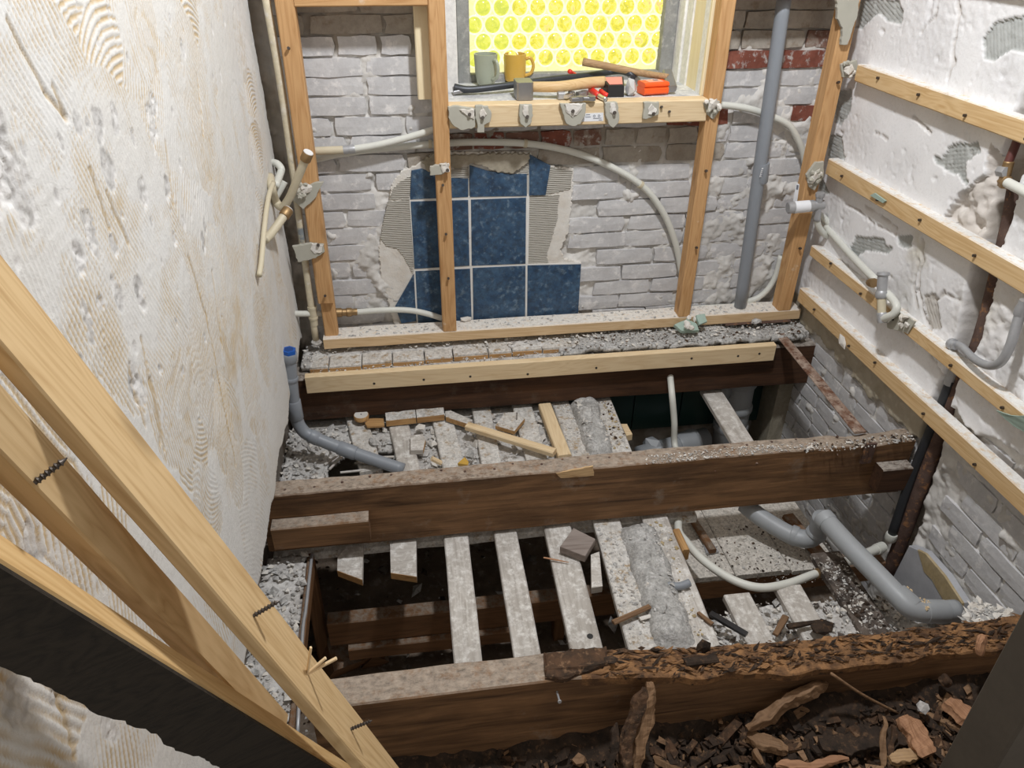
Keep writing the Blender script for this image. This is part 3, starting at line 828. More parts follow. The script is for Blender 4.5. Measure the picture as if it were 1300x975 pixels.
# ---------------------------------------------------------------- right wall
du = 0.0036
Uy, Vz = np.meshgrid(np.arange(-1.62, 0.03, du), np.arange(-0.56, 1.02, du), indexing='ij')
WX = 1.136
def wr(px, py):
    p = PX(px, py, WX); return (p.y, p.z)
def A_(x, y): return (1080 + x / 5.909, 150 + y / 5.909)
def B_(x, y): return (1060 + x / 5.417, 300 + y / 5.417)
n1 = vnoise(Uy, Vz, 9, 80, 4); n2 = vnoise(Uy, Vz, 40, 81, 4); n3 = vnoise(Uy, Vz, 130, 82, 2)
wob_y, wob_z = Uy + 0.006 * n2, Vz + 0.006 * n1
off = 0.0018 * n1 + 0.0007 * n3 + 0.006 * np.clip(n2 - 0.50, 0, 1) + 0.003 * np.clip(vnoise(Uy, Vz, 70, 88, 3) - 0.6, 0, 1)          # towards the wall core
colw = np.array([0.83, 0.83, 0.845]) - 0.07 * np.clip(n1, -1, 1)[..., None] * np.array([1, 1.0, 1.0])
grey = [[(1092, 0), (1140, 0), (1148, 12), (1142, 30), (1128, 28), (1115, 18), (1108, 22), (1095, 36), (1086, 36)],
        [(1262, 28), (1300, 20), (1320, 40), (1300, 65), (1282, 62), (1262, 78), (1247, 76), (1248, 50)],
        [A_(*p) for p in [(755, 200), (870, 190), (960, 190), (965, 270), (930, 290), (860, 350), (860, 520), (800, 440), (720, 410), (615, 330), (625, 285), (680, 310), (730, 230)]],
        [B_(*p) for p in [(130, 0), (230, 10), (340, 20), (345, 70), (390, 80), (370, 130), (210, 105), (150, 140), (110, 100)]],
        [B_(*p) for p in [(430, -10), (540, -10), (530, 70), (500, 85), (430, 60)]],
        [(1062, 113), (1080, 112), (1080, 140), (1068, 160), (1058, 157)], [(1052, 172), (1068, 172), (1071, 203), (1050, 203)], [(1043, 226), (1054, 245), (1045, 249), (1038, 240)],
        [B_(*p) for p in [(600, 400), (680, 390), (730, 560), (720, 650), (640, 640)]]]
for i, pts in enumerate(grey):
    m = inpoly(wob_y, wob_z, [wr(*p) for p in pts]).astype(float)
    a = math.radians([20, 60, -18, -10, 80, 0, 0, 0, 40][i])
    ridge = np.sin(2 * np.pi * (-Uy * math.sin(a) + Vz * math.cos(a) + 0.002 * n1) / 0.0085)
    off += m * (0.0045 + 0.0016 * ridge)
    gc = np.array([0.40, 0.415, 0.40]) if i < 8 else np.array([0.55, 0.52, 0.48])
    colw = colw + (gc + 0.035 * ridge[..., None] + 0.05 * n2[..., None] - colw) * (0.9 * m)[..., None]
# yellowed / beige smears
for px, py, rad, c in [(1165, 320, .05, (0.66, 0.63, 0.54)), (1150, 370, .07, (0.64, 0.63, 0.61)), (1245, 400, .07, (0.68, 0.66, 0.60)), (1120, 400, .05, (0.70, 0.70, 0.70))]:
    y, z = wr(px, py); k = np.clip(1 - np.hypot(Uy - y, (Vz - z) * 0.8) / rad + 0.5 * n2, 0, 1)
    colw = colw + (np.array(c) - colw) * (0.8 * k)[..., None]
for pts in [[(1072, 258), (1090, 268), (1110, 285), (1135, 297)], [(1098, 262), (1120, 276), (1138, 290)], [(1172, 305), (1168, 340), (1166, 370), (1172, 400), (1180, 420)], [(1165, 330), (1160, 360), (1163, 390)], [(1150, 420), (1160, 412)],
            [(1170, 40), (1185, 20), (1192, 0)], [(1215, 0), (1212, 50), (1205, 100)], [(1180, 120), (1190, 135)], [(1160, 150), (1175, 165), (1183, 172)], [(1112, 170), (1125, 178)], [(1100, 355), (1112, 360)], [(1185, 380), (1200, 372), (1212, 380)], [(1178, 450), (1190, 462), (1196, 480)]]:
    for a, b in zip(pts[:-1], pts[1:]):
        (y0, z0), (y1, z1) = wr(*a), wr(*b)
        dx, dz = y1 - y0, z1 - z0; L2 = dx * dx + dz * dz
        t = np.clip(((Uy - y0) * dx + (Vz - z0) * dz) / L2, 0, 1)
        d = np.hypot(Uy - y0 - t * dx + 0.006 * n2, Vz - z0 - t * dz + .004 * n1)
        k = np.clip((0.0052 - d) / 0.003, 0, 1); off += .005 * k
        colw = colw + (np.array([.50, .46, .42]) - colw) * (.7 * k)[..., None]
rub = inpoly(wob_y, wob_z, [wr(*A_(*p)) for p in [(1050, 205), (1150, 360), (1215, 480), (1260, 580), (1185, 800), (1120, 990), (900, 890), (690, 745), (800, 570), (850, 550), (1000, 430), (1010, 300)]]).astype(float)
off += rub * (0.016 + 0.014 * n1 + 0.010 * n2)
colw = colw + (np.array([0.62, 0.575, 0.53]) + 0.08 * n2[..., None] - colw) * (0.92 * rub)[..., None]
rough_zone = np.clip((-0.60 - Uy) * 14, 0, 1) * np.clip((0.50 - Vz) * 12, 0, 1) * np.clip((Vz - 0.12) * 20, 0, 1)
off += rough_zone * (0.004 + 0.006 * n2 + 0.004 * n1)
colw = colw + (np.array([0.72, 0.69, 0.66]) - colw) * (0.5 * rough_zone * np.clip(0.6 + n1, 0, 1))[..., None]
# cracks beside the chase and the khaki cement strip low on the wall
cem = (np.clip((0.085 + 0.012 * n1 - Vz) * 90, 0, 1)) * np.clip((Uy + 0.70) * 60, 0, 1)
off += cem * (0.003 + 0.003 * n2)
colw = colw + (np.array([0.40, 0.355, 0.27]) + 0.05 * n2[..., None] - colw) * (0.95 * cem)[..., None]
# plaster gone: bricks and mortar show
low = np.where(Uy > -0.68, 0.004 + 0.016 * n1 + 0.008 * n2, 0.150 + 0.028 * n1 + 0.012 * n2 - np.clip((-0.95 - Uy), 0, 1) * 0.25)
gone = np.clip((low - Vz) * 120, 0, 1)
off = off * (1 - gone) + gone * (0.0165 + 0.004 * n2 + 0.003 * n1 - np.clip(vnoise(Uy, Vz, 24, 85) - 0.35, 0, 1) * 0.016)
mcol = np.array([0.66, 0.645, 0.62]) * (1 + 0.22 * n2[..., None]) - 0.06 * np.clip(-Vz * 3, 0, 1)[..., None]
colw = colw + (mcol - colw) * gone[..., None]
_rp = sorted([(q.z, q.y) for q in (PX(1292, 232, 1.162), PX(1279, 300, 1.171), PX(1245, 432, 1.168), PX(1206, 520, 1.162), PX(1176, 600, 1.155), PX(1128, 730, 1.143))])
cy_ = np.interp(Vz, [q[0] for q in _rp], [q[1] for q in _rp])
chase = np.clip((0.034 + 0.012 * n1 - np.abs(Uy - cy_ - .004)) * 90, 0, 1)
off = np.maximum(off, chase * (0.050 + 0.010 * n2))
colw = colw + (np.array([0.44, 0.39, 0.33]) + 0.10 * n2[..., None] - colw) * (0.85 * chase)[..., None]
P = np.stack([WX + off, Uy, Vz], -1)
wall_right = grid_obj('wall_right', Uy, Vz, P[:, ::1], np.ones((Uy.shape[0] - 1, Uy.shape[1] - 1), bool), M['stain'], np.clip(colw, 0.02, 0.92))
tag(wall_right, 'right wall, white plaster over bricks that show near the floor', kind='structure')
del P
for i in range(-11, 4):
    z = BR_H * (i + 0.5) - 0.012
    fam = 0.0 if i % 2 else BR_L / 2
    y = 0.02 - fam
    while y > -1.5:
        a, b = y - BR_L, y; y -= BR_L
        mid = (a + b) / 2
        top = 0.012 if mid > -0.68 else 0.150 - max(0, -0.95 - mid) * 0.25
        if z + BR_H / 2 > top + 0.010: continue
        if abs(mid + 0.715) < 0.06: continue
        if b > -0.66 > a and mid > -0.715: a = -0.662
        if a < -0.768 < b and mid < -0.715: b = -0.77
        if -1.16 < mid < -0.82 and z < -0.20: continue      # behind the painted tile
        put_brick(Vector((WX + .0110 + random.uniform(-.0015, .002), (a + b) / 2, z)), b - a, 'brickw', wall_right, math.radians(-90), random.uniform(-.01, .01))
# grey painted tile with tan adhesive low on the right wall
tl = slab('tile', [Vector((WX - .013, *wr(px, py))) for px, py in [(1160, 692), (1178, 700), (1205, 730), (1228, 765), (1224, 786), (1200, 792), (1150, 770), (1138, 735)]], (0.022, 0, 0), M['greytile'], wall_right, cham=0.002)
tl['label'] = 'grey painted tile'
slab('adhesive_patch', [Vector((WX - .0145, *wr(px, py))) for px, py in [(1172, 697), (1182, 702), (1206, 730), (1229, 765), (1225, 786), (1206, 789), (1210, 770), (1190, 735), (1180, 725)]], (0.006, 0, 0), M['tanpaint'], wall_right, cham=0.001)['label'] = 'tan adhesive edge'
# cement pier in the corner under the back joist
box_timber('cement_pier', (1.10, -0.10, -0.56), (1.17, 0.02, -0.155), 'z', M['cement'], wall_right, seg=6, rough=0.004, sub=3)

# ---------------------------------------------------------------- window
wf = box_timber('window_1', (0.168, 0.195, 0.60), (0.772, 0.245, 0.664), 'x', M['frame'], seg=8)
tag(wf, 'window of yellow daylit bullseye glass in a grey frame', kind='structure')
box_timber('window_frame', (0.166, 0.190, 0.64), (0.199, 0.245, 1.10), 'z', M['frame'], wf, seg=8)
box_timber('window_frame', (0.712, 0.190, 0.64), (0.748, 0.245, 1.10), 'z', M['frame'], wf, seg=8)
box_timber('window_frame', (0.168, 0.190, 1.06), (0.748, 0.245, 1.10), 'x', M['frame'], wf, seg=8)
slab('pane', [Vector((0.195, 0.222, 0.655)), Vector((0.716, 0.222, 0.655)), Vector((0.716, 0.222, 1.07)), Vector((0.195, 0.222, 1.07))], (0, 0.006, 0), M['pane'], wf)
def disc_mesh(name, R, mk):
    v, f = [], []; n = 18
    prof = [(0.0008, -0.006), (R * 0.35, -0.0052), (R * 0.66, -0.003), (R * 0.84, 0.001)]
    for r, y in prof:
        for k_ in range(n):
            a = 2 * math.pi * k_ / n; v.append((r * math.cos(a), y, r * math.sin(a)))
    for i in range(len(prof) - 1):
        for k_ in range(n):
            j = (k_ + 1) % n; f.append((i * n + k_, (i + 1) * n + k_, (i + 1) * n + j, i * n + j))
    me = bpy.data.meshes.new(name); me.from_pydata(v, [], f); me.update(); me.materials.append(M[mk])
    me.polygons.foreach_set('use_smooth', [True] * len(me.polygons))
    v2, f2 = [], []
    for k_ in range(n):
        a = 2 * math.pi * k_ / n
        for q in range(6):
            b = 2 * math.pi * q / 6; rr = R * 0.93 + 0.0022 * math.cos(b)
            v2.append((rr * math.cos(a), -0.0005 + 0.0022 * math.sin(b), rr * math.sin(a)))
    for k_ in range(n):
        for q in range(6):
            f2.append((k_ * 6 + q, k_ * 6 + (q + 1) % 6, ((k_ + 1) % n) * 6 + (q + 1) % 6, ((k_ + 1) % n) * 6 + q))
    m2 = bpy.data.meshes.new('rim'); m2.from_pydata(v2, [], f2); m2.update(); m2.materials.append(M['ring'])
    m2.polygons.foreach_set('use_smooth', [True] * len(m2.polygons))
    return me, m2
RP = 0.0474
dA, rimA = disc_mesh('bullseye', RP / 2, 'bull'); dB, rimB = disc_mesh('bullseye', RP / 2, 'bullgreen')
zr = PY(700, 73, 0.22).z
for r in range(-0, 9):
    for c in range(11):
        x = 0.195 + RP * (c + (0.9 if r % 2 else 0.42)); z = zr + 0.0405 * r
        if x > 0.716 - 0.004: continue
        mk = dB if x < 0.30 + 0.03 * (r % 3) else dA
        o = bpy.data.objects.new('bullseye', mk); COL.objects.link(o); place(o, Matrix.Translation((x, 0.2205, z)) @ Matrix.Rotation(random.uniform(0, 6), 4, 'Y'), wf)
        o2 = bpy.data.objects.new('rim', rimA); COL.objects.link(o2); place(o2, Matrix.Translation((x, 0.2205, z)), wf)
# boards lining the reveal
box_timber('trim_1', (0.128, 0.085, 0.60), (0.158, 0.20, 1.10), 'z', M['casew'], seg=6)['kind'] = 'structure'
bpy.data.objects['trim_1']['label'] = 'white board lining the left of the window'
ys = [PX(px, 0, 0.758).y for px in (857, 866, 876, 884, 899, 906, 917)]
for i, (mk, dx) in enumerate([('casec', 0.0), ('casew', -0.004), ('casew', 0.002), ('casec', 0.006), ('casew', 0.002), ('casec', 0.0)]):
    y1, y0 = ys[i], max(ys[i + 1], -0.028)
    if y1 - y0 < 0.006: y0 = y1 - 0.012
    o = box_timber('trim_%d' % (i + 2), (0.752 + dx, y0 + .001, 0.644), (0.785, y1, 1.10), 'z', M[mk], seg=6, bev=0.0015)
    o['kind'] = 'structure'; o['label'] = 'painted board lining the right of the window'
sl = box_timber('window_sill', (0.112, -0.028, 0.600), (0.780, 0.20, 0.644), 'x', M['sillslab'], wf, seg=24, sub=6, rough=0.0014)
sl['label'] = 'dusty grey window sill'

# ---------------------------------------------------------------- brown-grey jamb beside the camera
jx = PY(1247, 869, -1.44).x
jb = box_timber('trim_8', (jx, -1.50, -0.56), (jx + 0.30, -1.44, 1.3), 'z', M['jamb'], seg=4)
tag(jb, 'brown grey door jamb at the lower right edge', kind='structure')

# ================================================================== TIMBERS
def screw(parent, p, d, L=0.012, r=0.0022):
    p = Vector(p); d = Vector(d).normalized()
    return along(p - d * 0.004, p + d * L, [(0, r * .8), (L * .8, r * .8), (L * .8, r * 1.7), (L + .004, r * 1.5)], 'screw', M['screw'], parent, n=7)
FY = -0.075                                               # front of the stud frame
def px_x(px, py, y=FY): return PY(px, py, y).x

xl = px_x(348, 0)
st = box_timber('wall_stud', (xl, FY, PY(400, 386, FY).z), (xl + .040, FY + .044, 1.05), 'z', M['stud'])
tag(st, 'pine stud furthest left in the back wall frame, foot notched', 'stud', 'studs of the back wall frame')
zn = PY(400, 386, FY).z
box_timber('notched_foot', (xl + .004, FY + .016, .0505), (xl + .040, FY + .044, zn + .002), 'z', M['stud'], st, seg=4)
for q in ((367, 62), (413, 375)): screw(st, PY(*q, FY), (0, -1, 0.3))
xc = px_x(557, 300)
st = box_timber('wall_stud', (xc, FY, .0505), (xc + .037, FY + .044, 1.05), 'z', M['stud'])
tag(st, 'pine stud standing in front of the blue tiles', 'stud', 'studs of the back wall frame')
for q in ((562, 235), (566, 297), (569, 353)): screw(st, PY(*q, FY), (0, -1, .3))
xw = px_x(876, 400) - .034
st = box_timber('wall_stud', (xw, FY, .0505), (xw + .034, FY + .042, 1.05), 'z', M['stud'])
tag(st, 'pine stud at the right end of the window sill', 'stud', 'studs of the back wall frame')
for q in ((895, 217), (883, 314)): screw(st, PY(*q, FY), (0, -1, .3))
xr = px_x(1005, 389) - .039
st = box_timber('wall_stud', (xr, FY, .0505), (xr + .039, FY + .044, 1.05), 'z', M['stud'])
tag(st, 'pine stud in the right corner beside the grey waste pipe', 'stud', 'studs of the back wall frame')
for q in ((1062, 105), (1014, 315)): screw(st, PY(*q, FY), (0, -1, .3))
tag(box_timber('top_rail', (xl + .0405, FY, .854), (xc - .0005, FY + .044, .897), 'x', M['stud']), 'short pine rail at the top between the two left studs', 'rail')
tag(box_timber('top_rail', (xw + .0345, FY, .862), (xr - .0005, FY + .044, .905), 'x', M['stud']), 'short pine rail at the top above the grey waste pipe', 'rail')
bx = PY(529, 90, -.028).x
tag(box_timber('packing_block', (bx, -.0305, PY(540, 126, -.028).z), (xc + .02, .004, 1.05), 'z', M['casec']), 'orange planed block fixed behind the stud left of the window', 'block')
sp = box_timber('sill_plate', (px_x(409, 424), FY, .018), (1.128, -.012, .050), 'x', M['sillpine'], seg=40, rough=.0012)
tag(sp, 'long pine sole plate under the studs with plaster dust on top', 'plate')
sb = box_timber('sill_beam', (xc + .0375, FY, .592), (xw - .0005, -.029, .6445), 'x', M['fresh'], seg=20)
tag(sb, 'pale pine beam along the front of the window sill', 'beam')
for q in ((839, 136), (849, 142)): screw(sb, PY(*q, FY), (0, -1, .3), .008, .002)
st_ = slab('sticker', [PY(741, 144, FY - .0006), PY(766, 143, FY - .0006), PY(766, 153.5, FY - .0006), PY(738, 154.5, FY - .0006)], (0, .0005, 0), M['paper'], sb)
st_['label'] = 'white printed sticker'
for k, (cx, cy) in enumerate([(754.5, 147.3), (760.5, 147.0)]):
    c = PY(cx, cy, FY - .0013)
    v = []; n = 10
    for i in range(n):
        a = 2 * math.pi * i / n; v.append(c + Vector((math.cos(a) * .0030, 0, math.sin(a) * .0030)))
    for i in range(n):
        a = 2 * math.pi * i / n; v.append(c + Vector((math.cos(a) * .0019, 0, math.sin(a) * .0019)))
    mesh_obj('printed_symbol', v, [(i, (i + 1) % n, n + (i + 1) % n, n + i) for i in range(n)], M['ink'], st_.parent)
for (a, b) in [((753, 150.6), (763.5, 150.2)), ((744, 146), (749, 145.8)), ((743, 149), (750, 148.7)), ((760, 152.6), (764, 152.4))]:
    p, q = PY(*a, FY - .0013), PY(*b, FY - .0013)
    mesh_obj('printed_line', [p, q, q + Vector((0, 0, .0012)), p + Vector((0, 0, .0012))], [(0, 1, 2, 3)], M['ink'], st_.parent)

# joists
JZ = 0.0
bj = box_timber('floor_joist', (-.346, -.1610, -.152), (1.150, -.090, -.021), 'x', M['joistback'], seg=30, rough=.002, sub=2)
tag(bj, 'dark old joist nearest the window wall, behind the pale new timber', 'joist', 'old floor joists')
pt = box_timber('edge_timber', (-.285, -.183, -.052), (1.013, -.1615, 0), 'x', M['fresh'], seg=24)
tag(pt, 'pale new pine timber screwed along the old joist by the window', 'timber')
for q in ((475, 487), (538, 482), (597, 478), (670, 475), (757, 467), (878, 455), (937, 452), (964, 449)):
    p = PY(*q, -.183); along(p - Vector((0, .0005, 0)), p + Vector((0, .004, 0)), [(0, .0035), (.004, .0035)], 'screw_hole', M['screw'], pt, n=8)

def disp_mid(co, t):
    x = co.x
    if co.z > 0.05: co.z += 0.0022 * fbm(co, 25, 3, 4) - (0.012 * max(0, fbm(co, 14, 3, 2) + .1) if t > .80 else 0)
    return co
mj = box_timber('floor_joist', (-.342, -.653, -.156), (1.138, -.603, 0), 'x', M['joist'], seg=60, rough=.0022, sub=4, disp=disp_mid)
tag(mj, 'dark old joist across the middle of the floor, nail holes along its top', 'joist', 'old floor joists')
sp_ = slab('split_face', rough_outline([PY(706, 601, -.6535), PY(753, 592, -.6535), PY(754, 604, -.6535), PY(712, 607, -.6535)], .008, .001, 3), (0, .004, 0), M['chipred'], mj)
sp_.data.materials.clear(); sp_.data.materials.append(m_wood('pale_split', (0.66, 0.46, 0.25), (0.36, 0.20, 0.09), 30, 0, bump=.6)); sp_['label'] = 'fresh pale split in the edge'
for k in range(26):
    x = -.28 + k * .054 + random.uniform(-.01, .01); y = -.635 + random.choice([0, .012, .02]) + random.uniform(-.003, .003)
    along((x, y, -.002), (x, y, .0015), [(0, .0032), (.0032, .0028)], 'nail_hole', M['rust'], mj, n=6)
for q in ((908, 598), (960, 588), (1063, 577), (961, 588)):
    p = PY(*q, -.6535)
    lump('nail', p, (.005, .003, .0022), M['rustw'], mj, .3, base='octa')

def topdrop(x):
    return float(np.interp(x, [.20, .27, .42, .54, .66, .86, 1.15], [0, .006, .027, .038, .046, .053, .051]))
def disp_front(co, t):
    x = t * 1.345 - .195
    u = min(1, max(0, (co.z + .086) / .172))
    co.z -= topdrop(x) * u ** 1.3 + (1 - u) * .028 * max(0, x + .1)
    if x > .22 and co.z + topdrop(x) > -.02:
        k = min(1, (x - .22) * 6); up = 1 if co.z + topdrop(x) > .06 else max(0, (co.z + .02) / .08)
        n = fbm((x, co.y * 1.5, 0), 13, 4, 3); n2 = fbm((x * .6, co.y * 3, 0), 60, 3, 5)
        co.z += k * up * (.004 * n + .002 * n2 - .001)
        if co.y < 0: co.y -= k * up * (.020 * max(0, .35 + .8 * fbm((x, 0, 0), 9, 4, 8)) * (1 if t > .42 else .4)); co.z -= k * up * .003
        if t > .9: co.z += .004 * k
    return co
fj = box_timber('floor_joist', (-.195, -1.168, -.172), (1.15, -1.114, 0), 'x', M['joist'], seg=130, rough=.0025, sub=10, disp=disp_front)
tag(fj, 'nearest old joist, its top rotted to orange crumbs at the right', 'joist', 'old floor joists')
fj.data.materials.append(M['rot'])
for p in fj.data.polygons:
    c = p.center; x = c.x - .195
    if x > .24 + .03 * fbm((c.x, c.y, 0), 30, 2, 1) and (p.normal.z > .25 or c.z > .072 - topdrop(x)) and len(p.vertices) == 4: p.material_index = 1
items = []
for k in range(800):
    x = .24 + .90 * random.random() ** .9; y = random.uniform(-1.168, -1.116); z = .001 + random.uniform(-.003, .004) - topdrop(x)
    s = .0012 + .0045 * random.random() ** 2
    items.append((x, y, z, s * random.uniform(1.2, 4.5), s * .8, s * .45, random.uniform(-.4, .4), random.uniform(-.3, .3), random.gauss(0, .35)))
o = pile('rot_crumbs', items, M['rot'], fj, mats=[M['chip'], M['rot'], M['chipdark']]); o['kind'] = 'stuff'
# block and cleats on the middle joist
y0 = -.688
cb = box_timber('cleat', (PY(343, 672, y0).x, y0, PY(405, 694, y0).z), (PY(469, 672, y0).x, -.654, PY(405, 667, y0).z), 'x', M['joist'])
tag(cb, 'short dark cleat nailed to the left end of the middle joist', 'cleat')
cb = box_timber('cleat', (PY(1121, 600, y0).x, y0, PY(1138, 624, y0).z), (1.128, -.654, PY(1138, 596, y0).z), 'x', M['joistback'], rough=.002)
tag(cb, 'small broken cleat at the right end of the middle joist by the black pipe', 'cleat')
lump('mortar_cap', PY(1140, 592, -.67), (.028, .012, .006), M['white'], cb, rot=(0, 0, 0))
for nm, y1, lab in (('ledger', -.600, 'dirty ledger strip under the slats along the far side of the middle joist'), ('ledger', -.112, None)):
    pass
tag(box_timber('ledger', (-.34, -.640, -.205), (.64, -.606, -.1845), 'x', M['slatdirty'], rough=.003, seg=40), 'dirty ledger strip carrying the slats under the middle joist', 'ledger')
tag(box_timber('ledger', (-.33, -.150, -.205), (.46, -.118, -.1845), 'x', M['slatdirty'], rough=.003, seg=40), 'dirty ledger strip carrying the slats under the window joist', 'ledger')
tag(box_timber('ledger', (-.2, -1.148, -.205), (1.12, -1.118, -.1845), 'x', M['slatdirty'], rough=.003, seg=40), 'dirty ledger strip carrying the slats under the nearest joist', 'ledger')

# right wall battens
for z0, z1, ya, yb, lab in ((.922, .958, -.10, -1.60, 'topmost pine batten on the right wall, hardly inside the photo'),
                            (.684, .7235, -.100, -1.60, 'pine batten on the right wall, second from the top, knotty'),
                            (.446, .488, -.068, -1.60, 'pine batten on the right wall with a green scrap hanging from it'),
                            (.222, .2525, -.082, -1.60, 'pine batten on the right wall passing behind the zinc tee'),
                            (.078, .1205, -.074, -1.60, 'lowest pine batten on the right wall, just above the bare bricks')):
    b = box_timber('wall_batten', (1.110, yb, z0), (WX + .003, ya, z1), 'y', M['batten'], seg=40)
    tag(b, lab, 'batten', 'battens on the right wall')
    for k in range(5):
        y = ya - .09 - k * .17 + random.uniform(-.03, .03); screw(b, (1.110, y, (z0 + z1) / 2 + random.uniform(-.01, .01)), (-1, 0, .1), .006, .002)

# three timbers leaning against the left wall, close to the camera
def lean(name, B0, B1, a, b, ext0, ext1, m, lab, **kw):
    B0, B1, a, b = Vector(B0), Vector(B1), Vector(a), Vector(b)
    d = B1 - B0; p0 = B0 - d * ext0; p1 = B0 + d * ext1
    o = timber(name, p0 + (a + b) / 2, p1 + (a + b) / 2, b.length, a.length, a.normalized(), m, bev=.0015, **kw)
    return tag(o, lab, 'timber')
lean('leaning_timber', (-.226, -1.509, .833), (-.086, -1.420, .243), (-.005, .057, .008), (-.0121, -.001, -.003), .35, 1.68, M['lean'], 'widest leaning pine timber, uppermost of the three at the left edge')
lean('leaning_timber', (-.231, -1.541, .782), (-.209, -1.450, .506), (.004, .029, .010), (-.020, .003, -.001), .5, 2.1, M['lean'], 'middle leaning pine timber with a black screw sticking out')
lean('leaning_timber', (-.236, -1.573, .730), (-.129, -1.392, .211), (-.0096, .0205, .0048), (-.046, -.015, -.014), .12, 1.30, M['leanor'], 'lowest leaning timber, warm top edge above a ragged board painted dark for its shade')
lt = [o for o in bpy.data.objects if o.name.startswith('leaning_timber')]
# torn-edged face on the lowest timber, its shade painted as near-black colour
B0, B1 = Vector((-.236, -1.573, .730)), Vector((-.129, -1.392, .211)); bb = Vector((-.046, -.015, -.014)); aa = Vector((-.008, .017, .004)); d = B1 - B0
top, bot = [], []
for k in range(141):
    t = -.12 + 1.42 * k / 140
    top.append(B0 + d * t - aa * .06); bot.append(B0 + d * t + bb * (1.07 + .10 * fbm((t * 3, 0, 0), 3, 4, 2) + .05 * fbm((t * 20, 0, 0), 3, 3, 5) - (.0 if t < .6 else .1 * (t - .6))) - aa * .06)
th = -aa.normalized() * .004
v = top + bot + [p + th for p in top] + [p + th for p in bot]; n = 141; f = []
for k in range(n - 1):
    f += [(k, k + 1, n + k + 1, n + k), (2 * n + k, 3 * n + k, 3 * n + k + 1, 2 * n + k + 1), (n + k, n + k + 1, 3 * n + k + 1, 3 * n + k), (k, 2 * n + k, 2 * n + k + 1, k + 1)]
ob = mesh_obj('torn_facing', v, f, M['black'], lt[2]); ob['label'] = 'torn facing painted dark for its shade'
def px_ray_on(o0, d0, q):                                  # point of the line (o0, d0) nearest to the photo ray q
    r = Vector(_ray(*q).tolist()).normalized(); c = Vector(CAM.tolist()); w = o0 - c
    b = d0.normalized(); k = b.dot(r); t = (k * w.dot(r) - w.dot(b)) / (1 - k * k)
    return o0 + b * t
def thread(parent, p, d, L):
    d = Vector(d).normalized(); prof = [(0, .0016)]
    t = .0015
    while t < L - .003: prof += [(t, .0015), (t + .001, .0026), (t + .002, .0015)]; t += .003
    prof.append((L, .0004))
    return along(p, Vector(p) + d, prof, 'screw', M['screw'], parent, n=8)
c1 = Vector((-.226, -1.509, .833)); d1 = Vector((-.086, -1.420, .243)) - c1
n1_ = d1.normalized().cross(Vector((-.005, .057, .008))).normalized()
if n1_.dot(Vector(CAM.tolist()) - c1) < 0: n1_ = -n1_
p = px_ray_on(c1 + Vector((-.005, .057, .008)) * .35, d1, (325, 779)); thread(lt[0], p, Vector((.9, .35, .25)), .024)
p = px_ray_on(c1 + Vector((-.005, .057, .008)) * .45, d1, (450, 921)); thread(lt[0], p, Vector((.9, .25, .05)), .024)
for dv in ((.8, .2, .6), (.7, .1, .3), (.2, .1, .9)):
    p = px_ray_on(c1 + Vector((-.005, .057, .008)) * .5, d1, (402, 845)); q = p + Vector(dv).normalized() * random.uniform(.018, .035)
    timber('splinter', p - Vector(dv) * .006, q, .003, .0022, (0, 0, 1), M['fresh'], lt[0], seg=4, bev=.0003)
c2 = Vector((-.231, -1.541, .782)); d2 = Vector((-.209, -1.450, .506)) - c2
p = px_ray_on(c2 + Vector((.004, .029, .010)) * .05, d2, (61, 601)); thread(lt[1], p, Vector((.75, .55, .35)), .022)

# ================================================================== FLOORBOARD STUBS ON THE WINDOW JOIST
xs = [PZ(px, 455, 0).x for px in (394, 418, 459, 498, 539, 576, 622, 653)]
while xs[-1] < 1.08: xs.append(xs[-1] + random.uniform(.082, .098))
for i, (a, b) in enumerate(zip(xs[:-1], xs[1:])):
    fy = -.140 + .030 * min(1, max(0, (a + .27) / .7)) + random.uniform(-.004, .004)
    if a > .62: fy += random.uniform(-.01, .012)
    v_ = random.uniform(-.002, .002)
    box_ = box_timber('floorboard_stub', (a + .0012, fy, -.0205), (b - .0012, -.012, -.001 + v_), 'y', M['slatdirty'] if a < .5 else M['rubble'], seg=5, rough=.0015)
    ORD = ['leftmost', 'second from the left', 'third from the left', 'fourth from the left', 'fifth from the left', 'sixth from the left', 'seventh from the left', 'eighth from the left', 'ninth from the left', 'eighth from the right', 'seventh from the right', 'sixth from the right', 'fifth from the right', 'fourth from the right', 'third from the right', 'second from the right', 'rightmost']
    n_ = len(xs) - 1; od = ORD[i] if i < 9 else ORD[16 - (n_ - 1 - i)]
    tag(box_, ('sawn off dusty floorboard stub under the sole plate, ' if a < .42 else 'grit covered floorboard stub under the sole plate, ') + od, 'floorboard', 'floorboard stubs under the sole plate')
    if a < .42:
        box_timber('cut_end', (a + .002, fy - .0012, -.019), (b - .002, fy + .0005, -.006), 'x', M['slatcut'], box_, seg=3, bev=.0003, rough=.0008)

